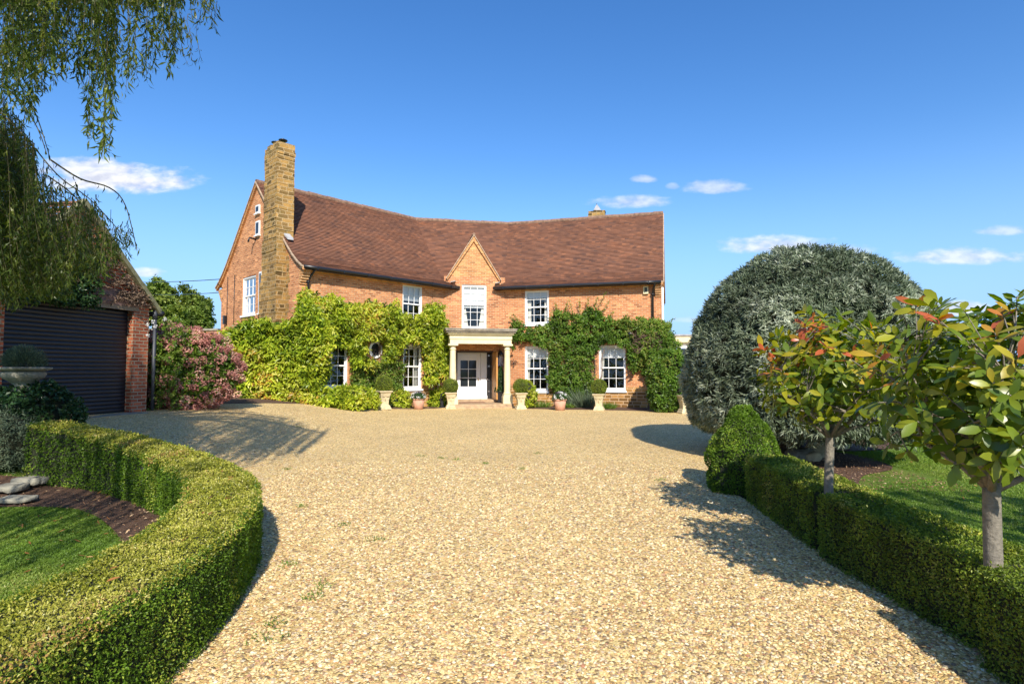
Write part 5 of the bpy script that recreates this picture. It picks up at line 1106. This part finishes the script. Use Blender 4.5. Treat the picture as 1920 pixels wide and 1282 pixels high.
# ------------------------------------------------------------ garage
GF = Fr((-8.27, 12.40), (-.166, -.986), (.986, -.166)); g0 = .6; gu1 = GF.hit(8, 600)[0]; gzt = GF.hit(248, 583)[1]; gw0, gw1 = -.42, gu1+.42; gm = (gw0+gw1)/2
groot = thing('brick_garage', GF.p(gm, 0, g0), 'red brick garage with gable front and dark blue roller door, in willow shade', 'garage'); ge = GF.hit(277, 568)[1]
def gtopf(u): return ge+(min(u-gw0, gw1-u))*1.0
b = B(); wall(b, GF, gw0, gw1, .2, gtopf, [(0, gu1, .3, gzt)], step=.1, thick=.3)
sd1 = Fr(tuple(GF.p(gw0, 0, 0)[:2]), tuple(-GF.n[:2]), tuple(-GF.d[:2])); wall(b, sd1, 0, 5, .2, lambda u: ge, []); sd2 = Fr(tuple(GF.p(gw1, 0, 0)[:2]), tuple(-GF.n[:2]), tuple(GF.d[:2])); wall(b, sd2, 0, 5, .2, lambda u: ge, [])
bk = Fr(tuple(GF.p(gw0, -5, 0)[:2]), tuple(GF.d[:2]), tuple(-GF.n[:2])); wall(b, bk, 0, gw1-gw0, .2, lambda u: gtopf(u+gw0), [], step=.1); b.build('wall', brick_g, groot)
b = B(); n = 28; H = gzt-.55
for i in range(n):
    za = .55+H*i/n; zb_ = .55+H*(i+1)/n; V = []
    ts = np.linspace(0, 1, 6)
    for t in ts: o = -.16+.014*math.sin(math.pi*t)**.7; V += [GF.p(.0, o, za+(zb_-za)*t*.97), GF.p(gu1, o, za+(zb_-za)*t*.97)]
    j = np.arange(5)*2; b.add(V, np.stack([j, j+1, j+3, j+2], 1)[:, ::-1], smooth=False)
    fbox(b, GF, 0, gu1, -.17, -.161, za, zb_)
b.build('roller_door', steelb, groot)
b = B(); fbox(b, GF, -.12, gu1+.12, -.28, .015, gzt, gzt+.085); b.build('lintel_board', oak if False else plain('pale_board', (.24, .18, .12), .8, .25), groot)
b = B(); fbox(b, GF, -.12, gu1+.12, .0, .010, gzt+.087, gzt+.42); b.build('lintel', plain('stained_lintel', (.20, .12, .10), .85, .3, 4), groot)
b = B(); fbox(b, GF, -.1, gu1+.1, -.25, .35, .35, .62); b.build('threshold', stone_g, groot)
b = B()
for sgn, ue in ((1, gw0), (-1, gw1)):
    for i in range(22):
        t0, t1_ = i/22, (i+1)/22; e0 = ue-sgn*.22; f = lambda t: e0+(gm-e0)*t; zf = lambda t: ge-.16+abs(f(t)-e0)*1.0
        V = [GF.p(f(t0), .12, zf(t0)+.02), GF.p(f(t0), -5.1, zf(t0)+.02), GF.p(f(t1_), -5.1, zf(t1_)), GF.p(f(t1_), .12, zf(t1_))]; b.add(V, np.array([0, 1, 2, 3]), uv=[(0, i*.1), (5, i*.1), (5, i*.1+.1), (0, i*.1+.1)])
    V = [];
    for (uu, zz_) in ((e0, ge-.16), (gm, ge-.16+abs(gm-e0))):
        for (o, dz_) in ((.0, -.1), (.13, -.1), (.13, .035), (.0, .035)): V.append(GF.p(uu, o, zz_+dz_))
    b.add(V, np.array([[0, 1, 2, 3], [7, 6, 5, 4], [0, 4, 5, 1], [1, 5, 6, 2], [2, 6, 7, 3], [3, 7, 4, 0]]), 1)
b.build('roof', [tiles, plain('mossy_verge', (.20, .19, .10), .9, .5, 12)], groot)
b = B(); tube(b, [GF.p(gw0-.24, -5, ge-.22), GF.p(gw0-.24, .15, ge-.22)], .06, 8); b.build('gutter', black, groot)
b = B(); q = GF.p(gw0-.14, .03, 0); tube(b, [q+(0, 0, ge-.15), q+(0, 0, ge-.35)], .05, 8); tube(b, [q+(0, 0, ge-.35), q+(0, 0, .5)], .038, 8); b.build('downpipe', plain('grey_pipe', (.04, .045, .055), .5), groot)
# dry creeper above the door
root = thing('dry_creeper', GF.p(.4, .05, gzt+.2), 'dried brown creeper straggling over the brick above the garage door', 'climber'); b = B(); lb = B(); pts_ = []
for i in range(190):
    u = rng.uniform(-.25, gu1); z = gzt+.14+rng.random()*(.25+.75*sst((u+.25)/1.2)); a = rng.uniform(-.5, 3.6); l = rng.uniform(.15, .4)
    pts = [GF.p(u+l*t*math.cos(a), .03+.09*rng.random(), z+l*t*math.sin(a)*.6-.04*t*t) for t in np.linspace(0, 1, 5)]; tube(b, pts, .006, 4, cap=False); pts_ += pts[1:]
b.build('stem', twig, root); pts_ = np.array(pts_); clusters(lb, pts_, np.tile(GF.n, (len(pts_), 1)), 5, .06, .05, .028, 0); lb.build('foliage', [drym], root)
b = B(); c = np.array([GF.p(rng.uniform(1.0, gu1+.5), rng.uniform(.02, .22), gzt+rng.uniform(-.05, 1.1)) for _ in range(900)]); clusters(b, c, np.tile(GF.n, (len(c), 1)), 9, .08, .07, .04, 0)
tag(b.build('ivy', [darkleaf], loc=GF.p(2, .05, gzt)), 'dark ivy hanging from the garage gable at the left edge', 'climber')
# white rose by the downpipe
q = GF.p(gw0-.45, .1, 0); b = B(); c = q+np.stack([rng.uniform(-.25, .35, 260), rng.uniform(-.3, .3, 260), rng.uniform(.6, 2.75, 260)], 1); clusters(b, c, rdir(260), 8, .07, .07, .04, 0)
for (px, py) in ((276, 608), (291, 612), (309, 598), (277, 628), (287, 603)):
    cc = P(px, py, 12.7); d = rdir(18); leaves(b, cc+d*.025, rdir(18), d, .035, .033, 1, rng.random(18))
tag(b.build('climbing_rose', [hydl, petal], loc=q+(0, 0, .5)), 'climbing rose with a few white blooms beside the garage downpipe', 'rose')

# urn planter, ivy mound, dry shrub and stone edging at the left
up_ = P(44, 702, 8.35); iz = up_[2]-.10
root = thing('stone_planter', (up_[0], up_[1], iz-.1), 'wide shallow weathered stone urn on the ivy mound in front of the garage', 'urn'); b = B(); s_ = .30
lathe(b, (up_[0], up_[1], iz-.02), [(.13, -.12), (.11, -.03), (.16, .02), (.24, .07), (.27, .12), (.26, .155), (.24, .17)], 30); b.build('bowl', stone_g, root)
b = B(); lathe(b, (up_[0], up_[1], iz-.02), [(.25, .172), (.31, .185), (.335, .205), (.335, .225), (.27, .23), (.26, .20)], 30); b.build('rim', stone_g, root)
b = B(); n = 5200; c = np.array((up_[0], up_[1], iz+.18)); d = rdir(n); d[:, 2] = np.abs(d[:, 2])*.9+.15; d = nz(d); p = c+d*np.array((.29, .29, .36))*rng.uniform(.35, .95, (n, 1)); leaves(b, p, d+rdir(n)*.3, rdir(n), .055, .007, 0, rng.random(n))
tag(b.build('lavender', [lav], loc=c), 'rounded grey green lavender growing in the wide stone urn', 'plant')
gi = P(60, 770, 7.1)
bush('ivy_mound', (-7.15, 8.45, .72), (.78, .5, .66), 'dark ivy mound under the wide stone urn', 'shrub', [darkleaf], 900, 12, .055, .045, .06, bumps=.06, bs=3, zmin=-.9)
bush('dry_shrub', (-7.15, 7.95, .52), (.62, .34, .52), 'greyish twiggy shrub below the ivy at the left edge', 'shrub', [lav, drym], 800, 14, .05, .012, .09, bumps=.06, bs=3, zmin=-.7)
SE = 'pale stones edging the left bed'
for i, (px, py, w, h, lab) in enumerate([(12, 905, .40, .15, 'pale flat edging stone at the left edge below the dry shrub'), (48, 890, .44, .17, 'largest pale edging stone below the dry shrub'), (76, 880, .22, .15, 'smallest edging stone next to the hedge end'), (20, 925, .5, .08, 'long low slab lying in front of the edging stones')]):
    p = G(px, py+8)*np.array((.97, .97, 1)); c_ = np.array((p[0], p[1]+.06, p[2]+h*.38)); w *= .8; h *= .62; r_ = np.array((w/2, .12, h*.5)); c_[2] = p[2]+h*.3; b = B(); ell(b, c_, r_, 0, 20, 14, -.95)
    V = b.V[0][0]; q = (V-c_)/r_; V[:] = c_+np.sign(q)*np.abs(q)**.45*r_*(1+.12*(vn(V, 7, i)[:, None]-.5)*2)+((vn(V, 16, i+4)-.5)*.03)[:, None]
    tag(b.build('edging_stone', stone_g, loc=p), lab, 'stone', SE)
# ------------------------------------------------------------ far things
b = B(); ww = Fr((-22, 24.6), (1, 0), (0, -1)); zt = P(400, 620, 24.6)[2]; wall(b, ww, 0, 9.3, .1, lambda u: zt, [], step=2); fbox(b, ww, -.1, 9.3, -.3, .08, zt+.002, zt+.09, 1); fbox(b, ww, 6.5, 9.28, .002, .1, zt-.62, zt-.5, 2)
tag(b.build('garden_wall', [brick, stone_g, black], loc=(-18, 24.6, .1)), 'high brick wall with pale coping behind the hydrangea', 'wall')
def fartree(x, Y, ztop, rad, lab, zc=None, sq=.8, n=520, conifer=False, name='oak_tree'):
    root = thing(name, (x, Y, 0), lab, 'tree', 'trees beyond the garden wall'); b = B(); tube(b, [(x, Y, -.2), (x+.1, Y, ztop*.4), (x, Y, ztop*.7)], [.35, .25, .12], 8); zc = ztop-rad*sq
    for a in np.arange(5)*1.3: tube(b, [(x, Y, ztop*.4), (x+rad*.5*math.cos(a), Y+rad*.5*math.sin(a), zc)], [.16, .05], 6)
    b.build('trunk', barkd, root); b = B(); c = []
    if conifer:
        for _ in range(n): t = rng.random()**1.4; a = rng.random()*6.28; r = rad*math.sqrt(1-t*t)*rng.uniform(.8, 1.05); c.append((x+r*math.cos(a), Y+r*math.sin(a), .3+t*(ztop-.3)))
    else:
        hubs = [np.array((x, Y, zc))+rdir(1)[0]*np.array((rad*.68, rad*.68, rad*sq*.68)) for _ in range(13)]
        for h in hubs: c += list(h+rdir(n//13)*rad*.38*rng.uniform(.7, 1.05, (n//13, 1)))
    c = np.array(c); clusters(b, c, nz(c-np.array((x, Y, zc if not conifer else ztop*.4))), 26, .38 if not conifer else .3, .26, .17, 0, base=(vn(c, .7, 3)-.5)*.7); b.build('crown', [treem], root)
q = P(312, 572, 42); fartree(q[0], 42, P(306, 527, 42)[2], 2.2, 'tallest leafy tree seen between the garage and the house', sq=1.0)
q = P(352, 590, 46); fartree(q[0], 46, P(352, 550, 46)[2], 1.9, 'open crowned leafy tree nearest the house gable', n=360, sq=1.0)
q = P(326, 600, 36); fartree(q[0], 36, P(326, 577, 36)[2], 1.1, 'pointed yellow green conifer above the pink hydrangea', conifer=True, n=380, name='conifer_tree')
q = P(366, 600, 38); fartree(q[0], 38, P(366, 583, 38)[2], 1.3, 'rounded dark green conifer beside the brick wall', conifer=True, n=380, name='conifer_tree')
# overhead cables
for (a_, c_, lab) in ((P(285, 524, 30), P(412, 523.5, 23.6), 'upper overhead cable running to the house eaves'), (P(320, 548, 34), P(416, 548, 24.2), 'lower thin cable running behind the gable')):
    t = np.linspace(0, 1, 14)[:, None]; e = a_+(a_-c_)*1.5; pts = e*(1-t)+c_*t; pts[:, 2] -= .5*(t[:, 0]*(1-t[:, 0]))*1.2; tag(tube(B(), pts, .016, 5).build('overhead_cable', black, loc=c_), lab, 'cable', 'overhead cables left of the house')
# low white wing at the right
root = thing('garden_room', (10, 27, 0), 'low white flat roofed building beyond the right end of the house', 'building'); ex = Fr((6.9, 26.6), (1, 0), (0, -1)); zt = P(1290, 628, 26.6)[2]
b = B(); wall(b, ex, 0, 7, -.1, lambda u: zt-.35, [(.7+i*1.5, 1.6+i*1.5, .9, zt-.62) for i in range(4)], step=1); b.build('wall', white, root)
b = B(); fbox(b, ex, -.15, 7.2, -4, .2, zt-.348, zt-.06); fbox(b, ex, -.2, 7.25, -4.05, .26, zt-.058, zt+.02, 1); b.build('roof', [cream, lead], root)
for i in range(4): b = B(); fbox(b, ex, .72+i*1.5, 1.58+i*1.5, -.15, -.1, .92, zt-.64); b.build('window', m_, root)
# rear lawn bank, far border hedge, rockery
hedge('box_hedge', [(5.2, 11.9, .32), (6.4, 13.1, .34), (7.6, 13.9, .34)], .6, None, None, [boxs, boxs], 'small bright green hedge seen under the silver dome, behind the rockery', 6000, .03)
for i, (px, py, w, h, lab) in enumerate([(1500, 856, .55, .2, 'dark rock nearest the dome trunk'), (1535, 850, .5, .26, 'tan rock in the middle of the rockery row'), (1566, 838, .5, .24, 'furthest tan rock of the rockery row'), (1520, 858, .34, .14, 'small low rock at the front of the rockery'), (1583, 832, .26, .16, 'small rock at the right end of the rockery')]):
    p = G(px, py+3); b = B(); ell(b, (p[0], p[1], p[2]+h*.3), (w/2, .2, h*.7), 0, 10, 7, -.9); V = b.V[0][0]; V += ((vn(V, 6, i+3)-.5)*.14)[:, None]
    tag(b.build('rockery_stone', stone_c if i else stone_g, loc=p), lab, 'stone', 'rockery stones under the silver dome')
p = G(1587, 841); b = B(); ell(b, p+(0, 0, .05), (.06, .06, .06), 0); tag(b.build('yellow_ball', plain('yellow_rubber', (.7, .65, .12), .6), loc=p), 'small yellow ball lying on the mulch beyond the trunk', 'ball')
b = B(); c = np.stack([rng.uniform(8, 60, 1500), rng.uniform(38, 42, 1500), rng.random(1500)*1.7], 1); clusters(b, c, rdir(1500), 16, .35, .28, .18, 0, base=(vn(c, .4, 3)-.5)*.7)
tag(b.build('field_hedge', [treem], loc=(30, 40, 0)), 'distant field hedge beyond the right lawn', 'hedge')

# ------------------------------------------------------------ small ground cover
def blades(name, n, xr, yr, keepf, h, m, lab, fade=None):
    x = rng.uniform(*xr, n); y = yr[0]+(yr[1]-yr[0])*rng.random(n)**1.4; k = keepf(x, y); x, y = x[k], y[k]; n = len(x); z = gz(x, y)-.032
    b = B(); D = np.hypot(x, y); hh = h*rng.uniform(.5, 1.2, n); leaves(b, np.stack([x, y, z], 1), rng.normal(size=(n, 3))*.45+(0, 0, 1), rdir(n), hh, .0035+.0012*D, 0, np.clip(vn(np.stack([x, y, x*0], 1), 1.2, 3)*.7+rng.random(n)*.4-.05, 0, 1), droop=.3)
    tag(b.build(name, [m]), lab, 'grass', kind='stuff')
gb = leafmat('grass_blade', [(0, (.09, .17, .018)), (.5, (.16, .26, .032)), (.8, (.25, .33, .05)), (1, (.42, .41, .13))], .5, .35, vary=.2, vscale=2)
def left_in(x, y):
    k = np.abs(LHr[None, :, 1]-y[:, None]).argmin(1); return (x < LHr[k, 0]-.25) & (x > -y*.95-.2) & (y < np.interp(-x, [2.5, 2.9, 3.45, 4.1, 4.65, 5.2, 6.5], [4.0, 4.5, 5.2, 5.85, 6.4, 6.6, 6.45]))
blades('lawn_grass', 230000, (-6.3, -2.0), (2.3, 6.8), left_in, .020, gb, 'short mown grass of the left lawn')
def right_in(x, y): return (x > 3.05) & (x < y*.93+.2) & ~((x < 6.2-.0) & (y > 7.2+.45*(x-3.6)) & (y < 12) & (x < 6.2)) & ~((x-6.8)**2/2.6+(y-12.1)**2/1.2 < 1)
blades('lawn_grass', 210000, (3.0, 13), (3.2, 16), right_in, .026, gb, 'short mown grass of the right lawn')
n = 260; x = rng.uniform(-5.2, -2.3, n); y = rng.uniform(2.6, 7.2, n); k = np.abs(LHr[None, :, 1]-y[:, None]).argmin(1); q = (x < LHr[k, 0]-.35); x, y = x[q], y[q]; n = len(x); b = B()
leaves(b, np.stack([x, y, gz(x, y)+rng.uniform(-.02, .01, n)], 1), rdir(n)*np.array((1, 1, .15)), rng.normal(size=(n, 3))*.3+(0, 0, 1), rng.uniform(.03, .075, n), .014, 0, rng.random(n), big=True, droop=-.2)
x = rng.uniform(3.2, 8, 160); y = rng.uniform(4, 12, 160); leaves(b, np.stack([x, y, np.full(160, -.0)], 1), rdir(160)*np.array((1, 1, .15)), rng.normal(size=(160, 3))*.3+(0, 0, 1), .045, .016, 0, rng.random(160), big=True)
# a few dropped on the hedge top too
k = rng.integers(20, len(LHr)-20, 34); o = rng.uniform(-.28, .28, 34); p = np.stack([LHr[k, 0]+o, LHr[k, 1]+rng.normal(size=34)*.1, LHr[k, 2]+.012], 1); leaves(b, p, rdir(34)*np.array((1, 1, .15)), rng.normal(size=(34, 3))*.3+(0, 0, 1), .06, .018, 0, rng.random(34), big=True)
tag(b.build('fallen_leaves', [leafmat('fallen_leaf', [(0, (.20, .07, .02)), (.5, (.42, .18, .05)), (1, (.56, .42, .16))], .7, .2)]), 'scattered dry orange and tan fallen leaves on the lawns', 'leaves', kind='stuff')
def weeds():
    b = B(); cs_ = []
    for (px, py) in [(565, 950), (545, 1060), (580, 1120), (520, 1170), (640, 985), (700, 1010), (830, 860), (860, 862), (790, 855), (905, 870), (610, 1100), (540, 880), (1240, 900), (980, 880), (560, 800), (1010, 850), (505, 1200)]: p = G(px, py); cs_ += [p+np.array((rng.normal()*.04, rng.normal()*.04, .01)) for _ in range(4)]
    c = np.array(cs_); c = np.repeat(c, 14, 0); n = len(c); leaves(b, c+rng.normal(size=(n, 3))*np.array((.03, .03, .0)), rng.normal(size=(n, 3))*.8+(0, 0, .6), rdir(n), .03, .007, 0, rng.random(n))
    tag(b.build('gravel_weeds', [greenc]), 'tiny green weeds sprouting through the gravel', 'weeds', kind='stuff')
weeds()
n = 22000; x = rng.uniform(-7, 7, n); y = rng.uniform(4.6, 12, n); k = ((x < -2.4) & (y > np.interp(-x, [2.5, 2.9, 3.45, 4.1, 4.65, 5.2, 6.5], [4.0, 4.5, 5.15, 5.8, 6.35, 6.5, 6.4])) & (y < 7.9) & (x > -6.8) & (vn(np.stack([x, y, x*0], 1), 3, 2)+rng.random(n)*.5 > .55)) | ((x > 3.4) & (x < 6) & (y > 7.4) & (y < 11.5)); x, y = x[k], y[k]; n = len(x); b = B()
leaves(b, np.stack([x, y, gz(x, y)-.005], 1), rdir(n)*np.array((1, 1, .3)), rng.normal(size=(n, 3))*.5+(0, 0, 1), rng.uniform(.02, .05, n), .016, 0, rng.random(n)); tag(b.build('mulch_chips', [leafmat('bark_chip', [(0, (.10, .05, .028)), (.6, (.26, .14, .075)), (1, (.55, .40, .24))], .8, .05, vary=.2)]), 'brown bark chips on the beds', 'mulch', kind='stuff')
